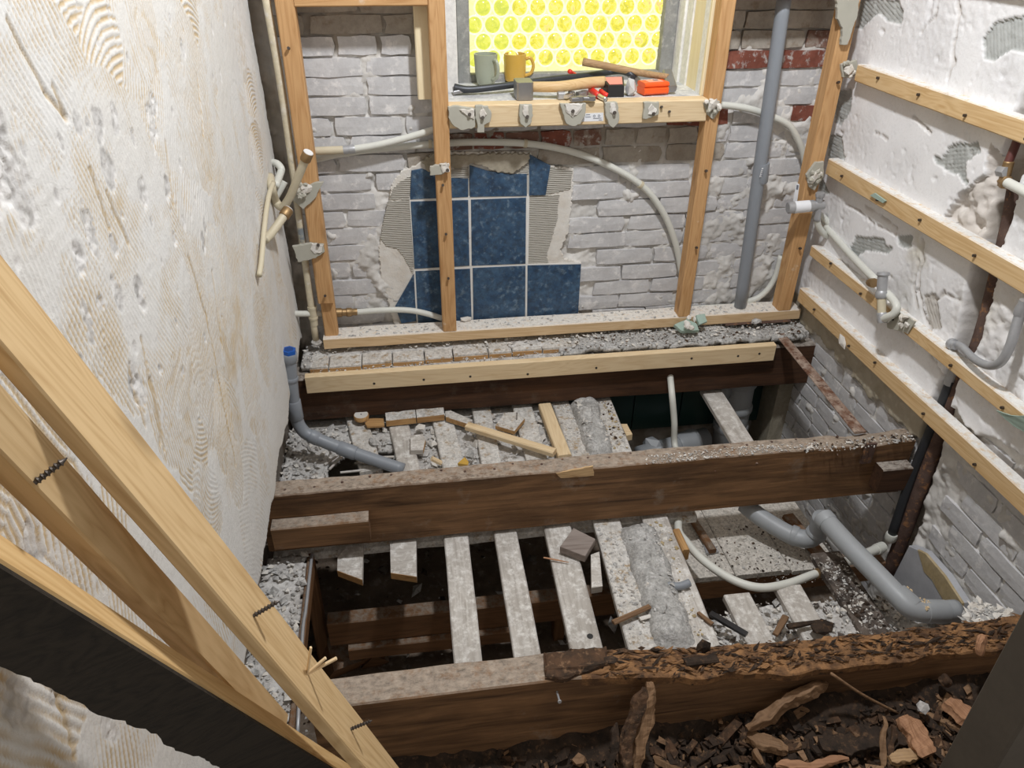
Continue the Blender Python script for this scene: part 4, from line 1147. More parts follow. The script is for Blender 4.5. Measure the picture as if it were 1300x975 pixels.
# ================================================================== SLATS (pugging boards)
SZ = -.166
def slat(name, tl, tr, bl, br, z, th, m, lab, e0=.0, e1=.0, **kw):
    a, b, c, d = PZ(*tl, z), PZ(*tr, z), PZ(*bl, z), PZ(*br, z)
    p0, p1 = (a + b) / 2, (c + d) / 2; w = ((b - a).length + (d - c).length) / 2
    u = (p1 - p0).normalized(); p0 -= u * e0; p1 += u * e1
    o = timber(name, p0 - Vector((0, 0, th / 2)), p1 - Vector((0, 0, th / 2)), w, th, (0, 0, 1), m, rough=.0012, **kw)
    return tag(o, lab, 'slat')
G1 = 'slats beyond the middle joist'; G2 = 'slats before the middle joist'
for tl, tr, bl, br, e0, e1, mk, lab in [
    ((440, 531), (466, 531), (455, 592), (484, 590), .03, .02, 'slatdirty', 'leftmost grey slat beyond the middle joist, under the white wooden disc'),
    ((493, 538), (519, 536), (506, 594), (532, 592), .06, .02, 'slat', 'grey slat under the two board offcuts, notched at its near end'),
    ((548, 531), (575, 531), (562, 590), (589, 588), .06, .02, 'slatdirty', 'yellowish dusty slat right of the notched slat'),
    ((599, 518), (623, 517), (611, 586), (636, 584), .02, .02, 'slatdirty', 'dusty slat crossed by the loose pale stick'),
    ((650, 514), (675, 513), (667, 578), (693, 576), .02, .02, 'slatdirty', 'dusty slat under the five sided wood scrap'),
    ((700, 511), (723, 510), (726, 577), (749, 575), .02, .02, 'slatdirty', 'dusty slat right of the clean pale batten'),
    ((752, 508), (775, 506), (776, 573), (802, 570), .02, .02, 'slatdirty', 'slat bordering the open hole with the grey drain'),
    ((892, 498), (917, 496), (929, 560), (956, 557), .02, .02, 'slat', 'bare weathered slat standing alone over the open hole')]:
    tag(slat('pugging_slat', tl, tr, bl, br, SZ, .018, M[mk], lab, e0, e1), group=G1)
for tl, tr, bl, br, e0, e1, mk, lab in [
    ((565, 688), (594, 686), (575, 839), (613, 835), .03, .03, 'slat', 'clean grey slat across the dark hole, first from the left'),
    ((628, 682), (657, 680), (652, 833), (687, 830), .03, .03, 'slat', 'whitish slat across the dark hole, second from the left'),
    ((692, 678), (727, 674), (725, 826), (765, 822), .03, .03, 'slat', 'grey slat with a round hole near its end'),
    ((755, 670), (790, 668), (797, 820), (838, 818), .03, .03, 'slatdirty', 'slat with white crumbs left of the mortar ridge'),
    ((815, 662), (851, 660), (876, 820), (912, 816), .03, .03, 'slat', 'pale slat with a grey hose offcut on it'),
    ((918, 755), (953, 752), (950, 818), (985, 814), .0, .03, 'slat', 'short slat ending at the ceiling panel, near the charred stick'),
    ((985, 745), (1016, 742), (1021, 814), (1058, 810), .0, .03, 'slat', 'short slat under the white conduit, beside the burnt one'),
    ((1035, 712), (1072, 706), (1096, 806), (1135, 800), .02, .03, 'burnt', 'charred slat covered in black and white crumbs')]:
    tag(slat('pugging_slat', tl, tr, bl, br, SZ if tl[0] < 900 else SZ - .02, .018, M[mk], lab, e0, e1), group=G2)
hs = [o for o in bpy.data.objects if o.get('label', '').startswith('grey slat with a round hole')][0]
p = PZ(749, 808, SZ); along(p - Vector((0, 0, .004)), p + Vector((0, 0, .0012)), [(0, .0062), (.0052, .0062)], 'drilled_hole', M['blackpl'], hs, n=12)
for tl, tr, bl, br, lab, sk in [((428, 700), (461, 700), (428, 724), (460, 736), 'broken slat end under the middle joist, split at a slant', 1), ((495, 690), (529, 690), (496, 727), (529, 732), 'broken slat end under the middle joist, snapped straight', 0)]:
    z = SZ; a, b, c, d = [PZ(*q, z) for q in (tl, tr, br, bl)]
    a.y += .03; b.y += .03
    s_ = slab('slat_stub', rough_outline([a, b, c, d], .012, .0012, sk), (0, 0, -.018), M['slat'], cham=.0006); tag(s_, lab, 'slat')
    e = slab('broken_end', [d + Vector((0, -.0008, -.0005)), c + Vector((0, -.0008, -.0005)), c + Vector((0, -.0008, -.0175)), d + Vector((0, -.0008, -.0175))], (0, .001, 0), M['slatcut'], s_)
tag(slat('pale_batten', (683, 512), (700, 512), (709, 578), (725, 577), -.146, .021, M['fresh'], 'clean pale batten lying along the slats by the hole'), cat='batten')

def scatter(poly3, n, s0, s1, dz=.006, flat=.6, zf=None):
    xs_ = [p.x for p in poly3]; ys_ = [p.y for p in poly3]; z0 = poly3[0].z; out = []
    pl = [(p.x, p.y) for p in poly3]
    while len(out) < n:
        X = rng.uniform(min(xs_), max(xs_), 400); Y = rng.uniform(min(ys_), max(ys_), 400)
        for x, y in zip(X[inpoly(X, Y, pl)], Y[inpoly(X, Y, pl)]):
            s = s0 + (s1 - s0) * rng.random() ** 3
            out.append((x, y, z0 + rng.uniform(0, dz) + s * .2, s * rng.uniform(.8, 1.7), s * rng.uniform(.7, 1.2), s * flat * rng.uniform(.6, 1.2), rng.uniform(-.5, .5), rng.uniform(-.5, .5), rng.uniform(0, 6.3)))
            if len(out) >= n: break
    return out
def ridge(name, tl, tr, bl, br, z, h, lab, seed, m):
    a, b, c, d = [PZ(*q, z) for q in (tl, tr, bl, br)]
    nu, nv = 26, 80
    u = np.linspace(0, 1, nu)[:, None]; v = np.linspace(0, 1, nv)[None, :]
    A, B, C_, D = [np.array(q) for q in (a, b, c, d)]
    P = ((A * (1 - u[..., None]) + B * u[..., None]) * (1 - v[..., None]) + (C_ * (1 - u[..., None]) + D * u[..., None]) * v[..., None])
    n = vnoise(P[..., 0], P[..., 1], 26, seed, 4); n2 = vnoise(P[..., 0], P[..., 1], 110, seed + 1, 3)
    prof = np.clip(1 - np.abs(2 * u - 1) ** 3 * 1.02, 0, 1) ** .6 * np.clip(v * 14, 0, 1) * np.clip((1 - v) * 14, 0, 1)
    P[..., 2] = z - .012 + prof * (h + .012) * (1 + .30 * n) + .0022 * n2 * (prof > .05)
    P[..., 0] += .005 * vnoise(P[..., 1], P[..., 0], 30, seed + 2)
    o = grid_obj(name, None, None, P, np.ones((nu - 1, nv - 1), bool), m)
    bt = o.modifiers.new('thickness', 'SOLIDIFY'); bt.thickness = .010; bt.offset = -1
    pl_ = [a.lerp(c, .03), b.lerp(d, .03), d.lerp(b, .03), c.lerp(a, .03)]
    it = scatter([p.lerp(sum(pl_, Vector()) / 4, .12) for p in pl_], 420, .0015, .007, .004)
    it = [(q[0], q[1], q[2] + h * 1.0) + q[3:] for q in it]
    cr_ = pile('crumbs', it, M['mortar'], o, mats=[M['rubble'], M['white'], M['mortar']]); cr_['kind'] = 'stuff'
    return tag(o, lab, 'mortar')
ridge('mortar_ridge', (727, 512), (753, 510), (750, 578), (776, 576), SZ, .020, 'grey crumbly mortar ridge beside the open hole, beyond the middle joist', 90, M['mortar'])
ridge('mortar_ridge', (790, 670), (828, 668), (838, 824), (882, 820), SZ, .016, 'grey crumbly mortar ridge between two slats, before the middle joist', 95, M['mortar'])

# ================================================================== RUBBLE AND DEBRIS
def bed(name, poly3, z, amp, m, lab, cat, seed, stones=0, s0=.002, s1=.009, mats=None, du=.006, holes=()):
    xs_ = [p.x for p in poly3]; ys_ = [p.y for p in poly3]
    X, Y = np.meshgrid(np.arange(min(xs_), max(xs_) + du, du), np.arange(min(ys_), max(ys_) + du, du), indexing='ij')
    n = vnoise(X, Y, 14, seed, 5)
    Z = z + amp * n + amp * .4 * vnoise(X, Y, 90, seed + 1, 3)
    ins = inpoly(X + .006 * vnoise(X, Y, 40, seed + 2), Y + .006 * vnoise(X, Y, 40, seed + 3), [(p.x, p.y) for p in poly3])
    for h in holes: ins &= ~inpoly(X + .005 * n, Y + .005 * n, [(p.x, p.y) for p in h])
    P = np.stack([X, Y, Z], -1)
    o = grid_obj(name, X, Y, P, (ins[:-1, :-1] & ins[1:, 1:]), m)
    md = o.modifiers.new('thickness', 'SOLIDIFY'); md.thickness = .014; md.offset = -1
    tag(o, lab, cat, kind='stuff')
    if stones:
        it = scatter(poly3, stones, s0, s1)
        if holes: it = [q for q in it if not any(inpoly(np.array([q[0]]), np.array([q[1]]), [(p.x, p.y) for p in h])[0] for h in holes)]
        it = [(q[0], q[1], z + (q[2] - poly3[0].z) + .002) + q[3:] for q in it]
        c = pile('crumbs', it, m, o, mats=mats); c['kind'] = 'stuff'
    return o
V3 = lambda x, y, z=0: Vector((x, y, z))
hole1 = [PZ(q[0], q[1], -.185) for q in ((408, 598), (440, 575), (500, 572), (512, 600), (470, 612), (408, 612))]
bed('rubble', [V3(-.352, -.605), V3(.475, -.605), V3(.475, -.16), V3(-.352, -.16)], -.184, .005, M['rubble'], 'grey rubble and dust filling between the slats beyond the middle joist', 'rubble', 110, 1500, .002, .012, [M['white'], M['mortar'], M['slat'], M['rubble']], holes=(hole1,))
bed('rubble', [V3(-.352, -.56), V3(-.235, -.56), V3(-.232, -.20), V3(-.352, -.18)], -.168, .007, M['rubble'], 'grey rubble heap against the left wall behind the grey waste pipe', 'rubble', 120, 420, .002, .010, [M['white'], M['mortar']])
bed('rubble', [V3(-.352, -1.16), V3(-.262, -1.16), V3(-.262, -.66), V3(-.352, -.66)], -.166, .004, M['rubble'], 'grey rubble strip against the left wall in front of the middle joist', 'rubble', 130, 420, .002, .011, [M['white'], M['mortar']])
bed('rubble', [V3(-.30, -.135), V3(.70, -.115), V3(1.10, -.13), V3(1.10, -.02), V3(.5, -.02), V3(-.24, -.02), V3(-.30, .0)], .000, .0022, M['rubble'], 'white and grey dust lying on the floorboard stubs', 'rubble', 140, 900, .0015, .007, [M['white'], M['mortar'], M['white']], holes=([V3(-.265, -.2), V3(.12, -.2), V3(.12, -.078), V3(-.265, -.078)], [V3(.12, -.2), V3(.40, -.2), V3(.40, -.10), V3(.12, -.09)]))
bed('rubble', [V3(.40, -.155), V3(1.12, -.155), V3(1.12, -.03), V3(.52, -.06)], .007, .006, M['mortar'], 'brown grey grit heaped at the right end of the sole plate', 'rubble', 150, 1100, .0015, .006, [M['mortar'], M['rubble'], M['chip'], M['white']])
bed('rubble', [V3(-.28, -.1610), V3(.70, -.1610), V3(.70, -.10), V3(-.28, -.130)], -.0165, .0022, M['rubble'], 'fine grit in the groove behind the pale new timber', 'rubble', 160, 500, .0015, .004, [M['white'], M['mortar']])
bed('rubble', [V3(.40, -1.11), V3(1.0, -1.11), V3(1.02, -.93), V3(.70, -.90), V3(.52, -.93)], -.202, .006, M['rubble'], 'white lime crumbs between the short slats at the right', 'rubble', 170, 1500, .002, .008, [M['white'], M['white'], M['mortar'], M['burnt']])
def dust_on(slat_px, z, n, mats, lab, s1=.006):
    o = pile('crumbs', scatter([PZ(*q, z) for q in slat_px], n, .0012, s1, .001), mats[0], None, mats=mats[1:] if len(mats) > 1 else None)
    return tag(o, lab, 'crumbs', kind='stuff')
dust_on([(757, 672), (790, 670), (836, 816), (800, 818)], SZ, 240, [M['white'], M['mortar'], M['rubble']], 'white and grey crumbs on the slat left of the mortar ridge')
dust_on([(818, 664), (848, 662), (900, 812), (872, 816)], SZ, 260, [M['white'], M['rubble'], M['tanpaint']], 'crumbs on the pale slat with the hose offcut')
dust_on([(700, 513), (723, 511), (748, 573), (727, 575)], SZ, 120, [M['white'], M['rubble']], 'crumbs on the slat right of the clean pale batten')
dust_on([(752, 509), (775, 507), (800, 569), (777, 571)], SZ, 150, [M['chip'], M['rubble'], M['tanpaint']], 'brownish crumbs on the slat bordering the open hole')
dust_on([(1040, 715), (1070, 710), (1130, 798), (1098, 802)], SZ - .02, 350, [M['white'], M['burnt'], M['rubble'], M['chipdark']], 'black and white crumbs on the charred slat', .005)
dust_on([(1020, 566), (1165, 548), (1172, 556), (1100, 570), (1020, 575)], .002, 240, [M['white'], M['chipdark'], M['mortar']], 'black and white crumbs on the right end of the middle joist', .005)
dust_on([(1218, 795), (1238, 762), (1262, 770), (1285, 776), (1278, 790)], -.085, 260, [M['white'], M['white'], M['mortar']], 'white lime crumbs against the right wall behind the nearest joist', .011)
dust_on([(820, 590), (950, 577), (1040, 570), (1040, 562), (950, 566), (820, 579)], .0015, 420, [M['rubble'], M['white'], M['mortar']], 'grey white grit on the middle joist before the open hole', .003)
# edge board and thin conduit of the left strip
tag(box_timber('edge_board', (-.2615, -1.11, -.20), (-.2485, -.66, -.164), 'y', M['pitwood'], seg=10), 'thin dark board edging the rubble strip at the left', 'board')
tag(tube('thin_conduit', [PZ(396, 704, -.160), PZ(392, 740, -.160), PZ(388, 775, -.161), PZ(384, 806, -.160), V3(-.243, -1.10, -.161)], .0035, M['zinc'], n=8), 'thin grey conduit along the edge of the left rubble strip', 'conduit')

# pieces lying about beyond the middle joist
def scrap(name, pts, z, th, m, lab, cat, **kw):
    o = slab(name, rough_outline([PZ(*q, z) for q in pts], .010, .0008, 2), (0, 0, -th), m, cham=.0008)
    return tag(o, lab, cat, **kw)
def cutend(par, a, b, z, th, m='slatcut'):
    p, q = PZ(*a, z), PZ(*b, z); n = Vector((p.y - q.y, q.x - p.x, 0)).normalized()
    if n.y > 0: n = -n
    n *= .0007
    slab('cut_end', [p + n - V3(0, 0, .001), q + n - V3(0, 0, .001), q + n - V3(0, 0, th - .001), p + n - V3(0, 0, th - .001)], -n * .8, M[m], par)
for q, lab in (([(489, 524), (527, 520), (528, 530), (490, 534)], 'dusty board offcut, left one of the two in a row'), ([(528, 520), (563, 516), (564, 526), (529, 530)], 'dusty board offcut, right one of the two in a row')):
    o = scrap('board_offcut', q, -.142, .020, M['slatdirty'], lab, 'offcut'); cutend(o, q[3], q[2], -.142, .020)
o = scrap('board_offcut', [(565, 522), (572, 521), (600, 533), (594, 538), (566, 529)], -.146, .016, M['slatdirty'], 'slanting dark edged offcut between the board row and the loose stick', 'offcut'); cutend(o, (566, 529), (594, 538), -.146, .016)
a, b = PZ(593, 541, -.140), PZ(704, 575, -.140)
tag(timber('loose_stick', a, b, .024, .016, (0, 0, 1), M['fresh'], rough=.0008), 'loose pale stick lying slantwise across the slats', 'stick')
o = scrap('wood_scrap', [(629, 540), (640, 524), (655, 523), (666, 531), (653, 547)], -.146, .013, M['slatdirty'], 'five sided dusty wood scrap with a nail', 'scrap'); cutend(o, (629, 540), (653, 547), -.146, .013); cutend(o, (653, 547), (666, 531), -.146, .013)
along(PZ(656, 533, -.146), PZ(656, 533, -.146) + V3(0, 0, 1), [(0, .0012), (.022, .0012), (.022, .002), (.023, .002)], 'nail', M['screw'], o, n=6)
c = PZ(459, 531, -.150); dk = along(c, c + V3(0, 0, 1), [(0, .0205), (.011, .0205), (.0125, .0195)], 'wooden_disc', M['slatcut'], n=26)
tag(dk, 'round wooden disc with a whitened top and a screw hole', 'disc')
along(c + V3(0, 0, .0122), c + V3(0, 0, 1), [(0, .0188), (.0008, .0185)], 'white_top', M['white'], dk, n=26)
along(c + V3(0, 0, .0128), c + V3(0, 0, 1), [(0, .002), (.0006, .002)], 'screw_hole', M['blackpl'], dk, n=8)
scrap('wood_paddle', [(469, 531), (487, 531), (488, 540), (466, 541), (463, 537)], -.152, .006, M['slatcut'], 'flat pinkish wood sliver beside the round disc', 'scrap')
o = scrap('wood_block', [(521, 553), (537, 551), (540, 558), (537, 571), (521, 572)], -.152, .014, M['slat'], 'small grey wood block between the second and third slat', 'block'); cutend(o, (537, 571), (540, 558), -.152, .014)
tag(lump('plaster_chunk', PZ(534, 543, -.152), (.016, .012, .008), M['white'], rot=(.2, .1, .5)), 'white plaster chunk behind the small grey wood block', 'chunk')
a, b = PZ(548, 582, -.140), PZ(560, 588, -.158); tag(timber('stick_end', a, b, .013, .010, (0, 0, 1), M['fresh'], seg=4), 'pale stick end poking up behind the middle joist', 'stick')
scrap('foam_scrap', [(581, 588), (590, 580), (595, 586), (594, 590)], -.150, .008, M['mugy'], 'yellow scrap behind the middle joist', 'scrap')
tag(lump('mortar_chunk', PZ(597, 577, -.152), (.016, .012, .009), M['mortar'], rot=(.3, .2, 1)), 'grey mortar chunk beside the yellow scrap', 'chunk')
tag(lump('mortar_chunk', PZ(475, 562, -.160), (.014, .020, .008), M['mortar'], rot=(.1, .2, .6)), 'grey mortar chunk left of the notched slat', 'chunk')
o = scrap('wood_end', [(788, 538), (796, 538), (803, 551), (795, 553)], -.190, .02, M['fresh'], 'pale wood end showing under the slat at the open hole', 'block')
for k, (a, b) in enumerate([((412, 590), (440, 570)), ((418, 596), (436, 578)), ((445, 582), (500, 580)), ((450, 588), (498, 590)), ((432, 600), (470, 596))]):
    tag(timber('splinter', PZ(*a, -.162), PZ(*b, -.168), .006, .004, (0, 0, 1), M['slat'], seg=5, bev=.0006), ['longer slanting splinter left of the gap under the blue plugged pipe', 'shorter slanting splinter left of the gap under the blue plugged pipe', 'farthest level splinter over the gap under the blue plugged pipe', 'second level splinter over the gap under the blue plugged pipe', 'nearest splinter over the gap under the blue plugged pipe'][k], 'splinter', 'splinters under the blue plugged pipe')
# pieces before the middle joist
o = scrap('wood_block', [(711, 694), (728, 670), (756, 684), (743, 706)], -.142, .018, M['weathered'], 'weathered wood block lying on the slat with the round hole', 'block')
o = scrap('wood_block', [(750, 704), (761, 700), (765, 744), (751, 746)], -.158, .018, M['slat'], 'narrow grey block beside the weathered block, over the gap', 'block')
a, b = PZ(778, 790, -.155), PZ(825, 770, -.150); tag(timber('splinter', a, b, .014, .008, (0, .3, 1), M['splinter'], seg=10, rough=.003), 'brown splinter lying across the mortar ridge foot', 'splinter')
a, b = PZ(812, 786, -.158), PZ(826, 782, -.158); tag(timber('plaster_sliver', a, b, .009, .005, (0, 0, 1), M['white'], seg=4), 'white plaster sliver beside the brown splinter', 'chunk')
tag(tube('hose_offcut', [PZ(843, 742, -.156), PZ(852, 744, -.155), PZ(864, 744, -.155), PZ(875, 740, -.154)], .0085, M['pvc'], n=12), 'short dark grey hose offcut on the pale slat', 'hose')
for a, b, w, mk, lab in [((887, 777), (905, 792), .012, 'splinter', 'brown splinter at the left end of the charred stick'), ((902, 778), (948, 806), .013, 'blackpl', 'charred black stick among the white crumbs'), ((984, 806), (997, 783), .012, 'splinter', 'brown splinter standing between the short slats'),
                         ((1000, 796), (1040, 788), .009, 'chipdark', 'thin black stick at the short slats'), ((690, 708), (722, 714), .004, 'chipred', 'thin orange sliver beside the weathered block')]:
    z0 = -.160 if a[0] < 980 else -.170
    tag(timber('splinter' if mk != 'blackpl' else 'charred_stick', PZ(*a, z0), PZ(*b, z0), w, w * .6, (0, 0, 1), M[mk], seg=12, rough=.0045, bev=.001), lab, 'splinter')
tag(box_timber('wood_end', (PZ(858, 680, -.16).x, PZ(858, 700, -.16).y, -.19), (PZ(867, 680, -.16).x, PZ(858, 672, -.16).y, -.158), 'y', M['slatcut'], seg=3), 'short tan block end beside the white conduit', 'block')
scrap('slate_scrap', [(893, 690), (905, 688), (913, 700), (897, 702)], -.255, .006, M['zinc'], 'dark grey slate scrap on the panel under the conduit', 'scrap')
tag(lump('charcoal_lump', PZ(1045, 797, -.165), (.028, .018, .010), M['chipdark'], rot=(0, 0, .2)), 'black charcoal lump at the nearest joist', 'lump')
tag(lump('charcoal_lump', PZ(893, 822, -.026), (.014, .010, .016), M['chipdark'], rot=(0, 0, .2)), 'black charred knob standing on the nearest joist', 'lump')
a, b = PZ(868, 840, -.020), PZ(910, 836, -.028)
tag(timber('splinter', a, b, .016, .008, (0, 0, 1), M['chipdark'], seg=10, rough=.004), 'dark splinter lying on the rotten top of the nearest joist', 'splinter')
o = slab('bark_plate', rough_outline([PZ(690, 828, .006), PZ(735, 823, .006), PZ(770, 820, .006), PZ(772, 842, .006), PZ(740, 852, .006), PZ(716, 862, .006), PZ(692, 860, .006)], .006, .003, 4), (0, 0, -.010), M['chip'], cham=.002, jit=.0015)
tag(o, 'brown lifted plate of rotten wood on the nearest joist', 'plate')
lump('knot', PZ(775, 838, .004), (.013, .009, .004), M['chipdark'], o, .15, rot=(0, 0, 0))

# ---------------------------------------------------------------- deep pit: timbers, pale panel
zt = -.35
a, b = PZ(400, 782, zt), PZ(705, 745, zt)
tag(box_timber('pit_timber', (-.24, a.y - .03, zt - .075), (.44, a.y + .008, zt), 'x', M['pitwood'], seg=20), 'brown timber running across deep in the dark hole', 'timber')
tag(box_timber('pit_timber', (-.20, a.y - .045, zt - .115), (.24, a.y - .010, zt - .076), 'x', M['pitwood'], seg=20), 'lower brown timber under the one across the dark hole', 'timber')
for i, (px, lab) in enumerate([(402, 'upright dark post in the hole by the rubble strip'), (718, 'upright dark post in the hole under the mortar ridge')]):
    x = PZ(px, 760, -.35).x; tag(box_timber('pit_post', (x - .014, a.y + .010, -.56), (x + .014, a.y + .045, -.21), 'z', M['pitwood']), lab, 'post')
tag(lump('pit_stone', PZ(440, 830, -.52), (.055, .040, .035), M['pitwood'], rot=(.3, .4, .4), jit=.12, base='box'), 'dark block lying at the bottom of the hole', 'block')
tag(lump('pit_stone', PZ(475, 822, -.53), (.020, .045, .028), M['pitwood'], rot=(.1, .6, .1), jit=.2, base='box'), 'narrow dark block beside the block in the hole', 'block')
o = pile('pit_debris', [(x, y, -.545 + random.uniform(0, .01), s * 1.4, s, s * .6, random.uniform(-.5, .5), random.uniform(-.5, .5), random.uniform(0, 6)) for x, y, s in ((random.uniform(-.34, 1.1), random.uniform(-1.1, -.05), .003 + .014 * random.random() ** 4) for _ in range(900))], M['pitfloor'], mats=[M['recess'], M['chipdark'], M['pitfloor'], M['rubble']])
tag(o, 'small stones and crumbs on the earth deep in the hole', 'stones', kind='stuff')
pz = -.262
yf = PZ(900, 731, pz).y
edges = [.455, .585, .70, .835, .955, 1.075]
for i, (xa, xb) in enumerate(zip(edges[:-1], edges[1:])):
    if i == 4: continue
    o = box_timber('ceiling_board', (xa + .001, yf - .004 * i, pz - .014), (xb - .001, -.42 + .02 * i, pz - random.uniform(0, .002)), 'y', M['board'], seg=10, rough=.0008)
    tag(o, ['leftmost pale ceiling board below the joists at the right', 'pale ceiling board under the slack of the white conduit', 'pale ceiling board crossed by the brown strip', 'rightmost pale ceiling board, beneath the grey trap'][i], 'board')
tag(box_timber('ceiling_joist', (.44, yf - .004, pz - .075), (1.08, yf + .040, pz - .0155), 'x', M['pitwood'], seg=20), 'brown timber carrying the front edge of the pale boards', 'timber')
dust_on([(880, 668), (960, 655), (1050, 690), (1090, 740), (1000, 740), (900, 735)], pz + .001, 420, [M['chipdark'], M['chip'], M['white'], M['rubble']], 'dark and white crumbs on the pale ceiling boards', .004)
a, b = PZ(1000, 655, -.252), PZ(1066, 735, -.252)
tag(timber('brown_strip', a, b, .030, .014, (0, 0, 1), M['pitwood'], seg=8), 'brown wooden strip lying on the pale boards under the grey trap', 'strip')
a, b = PZ(877, 655, -.25), PZ(905, 700, -.25)
tag(timber('brown_strip', a, b, .018, .014, (0, 0, 1), M['pitwood'], seg=8, rough=.002), 'short brown strip on the pale boards beside the white conduit', 'strip')

# rusty strap from joist to joist
a, b = V3(1.046, -.13, .004), V3(1.022, -.612, .004)
stp = timber('rusty_strap', a, b, .030, .006, (0, 0, 1), M['rustw'], rough=.0012, seg=30)
tag(stp, 'rusty iron strap running from the window joist to the middle joist', 'strap')
box_timber('bent_end', (1.008, -.6605, -.050), (1.036, -.6545, .006), 'z', M['rust'], stp, seg=5)
tag(box_timber('rusty_plate', (.90, -.085, .0155), (1.10, -.062, .020), 'x', M['rust'], seg=10, rough=.002), 'rusty flat bar end in the grit by the right corner', 'bar')
tag(box_timber('iron_nail_bar', (PY(733, 500, -.158).x - .004, -.159, -.150), (PY(733, 500, -.158).x + .004, -.155, -.052), 'z', M['rust'], seg=5), 'rusty iron tie hanging down the face of the window joist', 'bar')

# ================================================================== PIPES
CY = -.008
def conduit(label, pts, r=.0088, m='conduit', name='conduit', cat='conduit', per=7):
    return tag(tube(name, pts, r, M[m], n=12, per=per), label, cat)
v = conduit('cream riser pipe with flaking paint in the left corner', [PY(336, -12, -.052), PY(360, 130, -.052), PY(384, 307, -.052), PY(401, 432, -.052)], .0088, 'creamblue', 'riser_pipe', 'pipe')
along(PY(396, 389, -.052), PY(400, 420, -.052), [(0, .0125), (.006, .0125), (.006, .0112), (.030, .0112), (.030, .0128), (.036, .0128), (.036, .0105), (.055, .0105)], 'coupling', M['cream'], v, n=14)
lump('pipe_foot', PY(402, 434, -.052), (.016, .014, .010), M['rubble'], v)
cA = conduit('upper white conduit with a cream sleeve, left of the centre stud', [PY(394, 192, -.021), PY(440, 190, -.020), PY(480, 184, -.019), PY(520, 174, -.019), PY(556, 163, -.019), PY(570, 159, -.019)], .0086)
along(PY(394, 192, -.021), PY(436, 190.3, -.020), [(0, .0098), (.086, .0098)], 'sleeve', M['cream'], cA)
along(PY(436, 190.4, -.020), PY(455, 188.6, -.020), [(0, .0102), (.010, .0102), (.010, .0092), (.014, .0092), (.014, .0102), (.024, .0102), (.028, .0095)], 'coupling', M['zinc'], cA)
cB = conduit('long white conduit arching across the wall under the window sill', [PY(396, 203, .0005), PY(440, 194, .0005), PY(500, 187, .0005), PY(560, 182.5, .0005), (PY(600, 180.5, .0005)), PY(665, 182, .0005), PY(720, 191, .0005), PY(770, 209, .0005), PY(815, 236, .0005), PY(842, 270, .0005), PY(858, 310, .0005), PY(865, 345, .0005)])
for q, r2 in (((544, 183), (548, 182.9)), ((665, 182), (669, 182.4)), ((812, 233.5), (816, 236.5))):
    along(PY(*q, .0005), PY(*r2, .0005), [(0, .0105), (.008, .0105)], 'saddle_clip', M['cream'], cB)
cC = conduit('white water pipe with brass coupling low at the left behind the studs', [PY(352, 396, -.10), PY(372, 398, -.075), PY(400, 398, -.045), PY(430, 396.5, -.012), PY(452, 396, CY), PY(490, 393.5, CY), PY(520, 394, CY), PY(545, 399, CY), PY(575, 409, CY)], .0082)
along(PY(424, 397, -.016), PY(452, 396, CY), [(0, .0094), (.006, .0094), (.006, .0125), (.020, .0125), (.022, .010), (.032, .010), (.034, .0122), (.046, .0122), (.05, .0095), (.062, .0095)], 'coupling', M['brass'], cC)
lump('pipe_plaster', PY(356, 395, -.098), (.012, .012, .012), M['white'], cC)
conduit('white conduit arching from the sill stud behind the right stud', [PY(905, 133, CY), PY(925, 134, CY), PY(950, 138, CY), PY(975, 146, CY), PY(1000, 158, CY), PY(1012, 175, CY), PY(1020, 195, CY), PY(1024, 220, CY)])
conduit('white conduit rising behind the right stud from the sole plate', [PY(930, 389, -.02), PY(945, 384, CY), PY(962, 378, CY), PY(975, 367, CY), PY(985, 350, CY), PY(992, 325, CY)], .0086)
conduit('thin white pipe lying behind the sole plate between the right studs', [PY(845, 393, CY), PY(890, 390, CY), PY(945, 387, CY)], .006)
cw = conduit('grey plastic waste pipe rising at the right of the window', [PY(997, -12, -.037), PY(968, 190, -.037), PY(939.5, 389, -.037)], .0172, 'pvc', 'waste_pipe', 'pipe')
a, b = PY(967.5, 207, -.037), PY(965, 232, -.037)
along(a, b, [(0, .0195), (.004, .0200), (.048, .0198), (.052, .0185)], 'coupling', M['pvc'], cw, n=20)
c = PY(970, 218, -.0575); s_ = slab('sticker', [c + V3(-.010, 0, -.014), c + V3(.007, .004, -.014), c + V3(.009, .004, .010), c + V3(-.008, 0, .010)], (0, .0004, 0), M['paper'], cw); s_['label'] = 'white and yellow label'
slab('yellow_band', [c + V3(.003, .0018, -.014), c + V3(.007, .0030, -.014), c + V3(.009, .0030, .010), c + V3(.005, .0018, .010)], (0, .0004, 0), M['yellowink'], cw)
for k in range(4):
    slab('printed_line', [c + V3(-.008, -.0004, -.011 + k * .005), c + V3(.001, .0014, -.011 + k * .005), c + V3(.001, .0014, -.009 + k * .005), c + V3(-.008, -.0004, -.009 + k * .005)], (0, .0003, 0), M['ink'], cw)
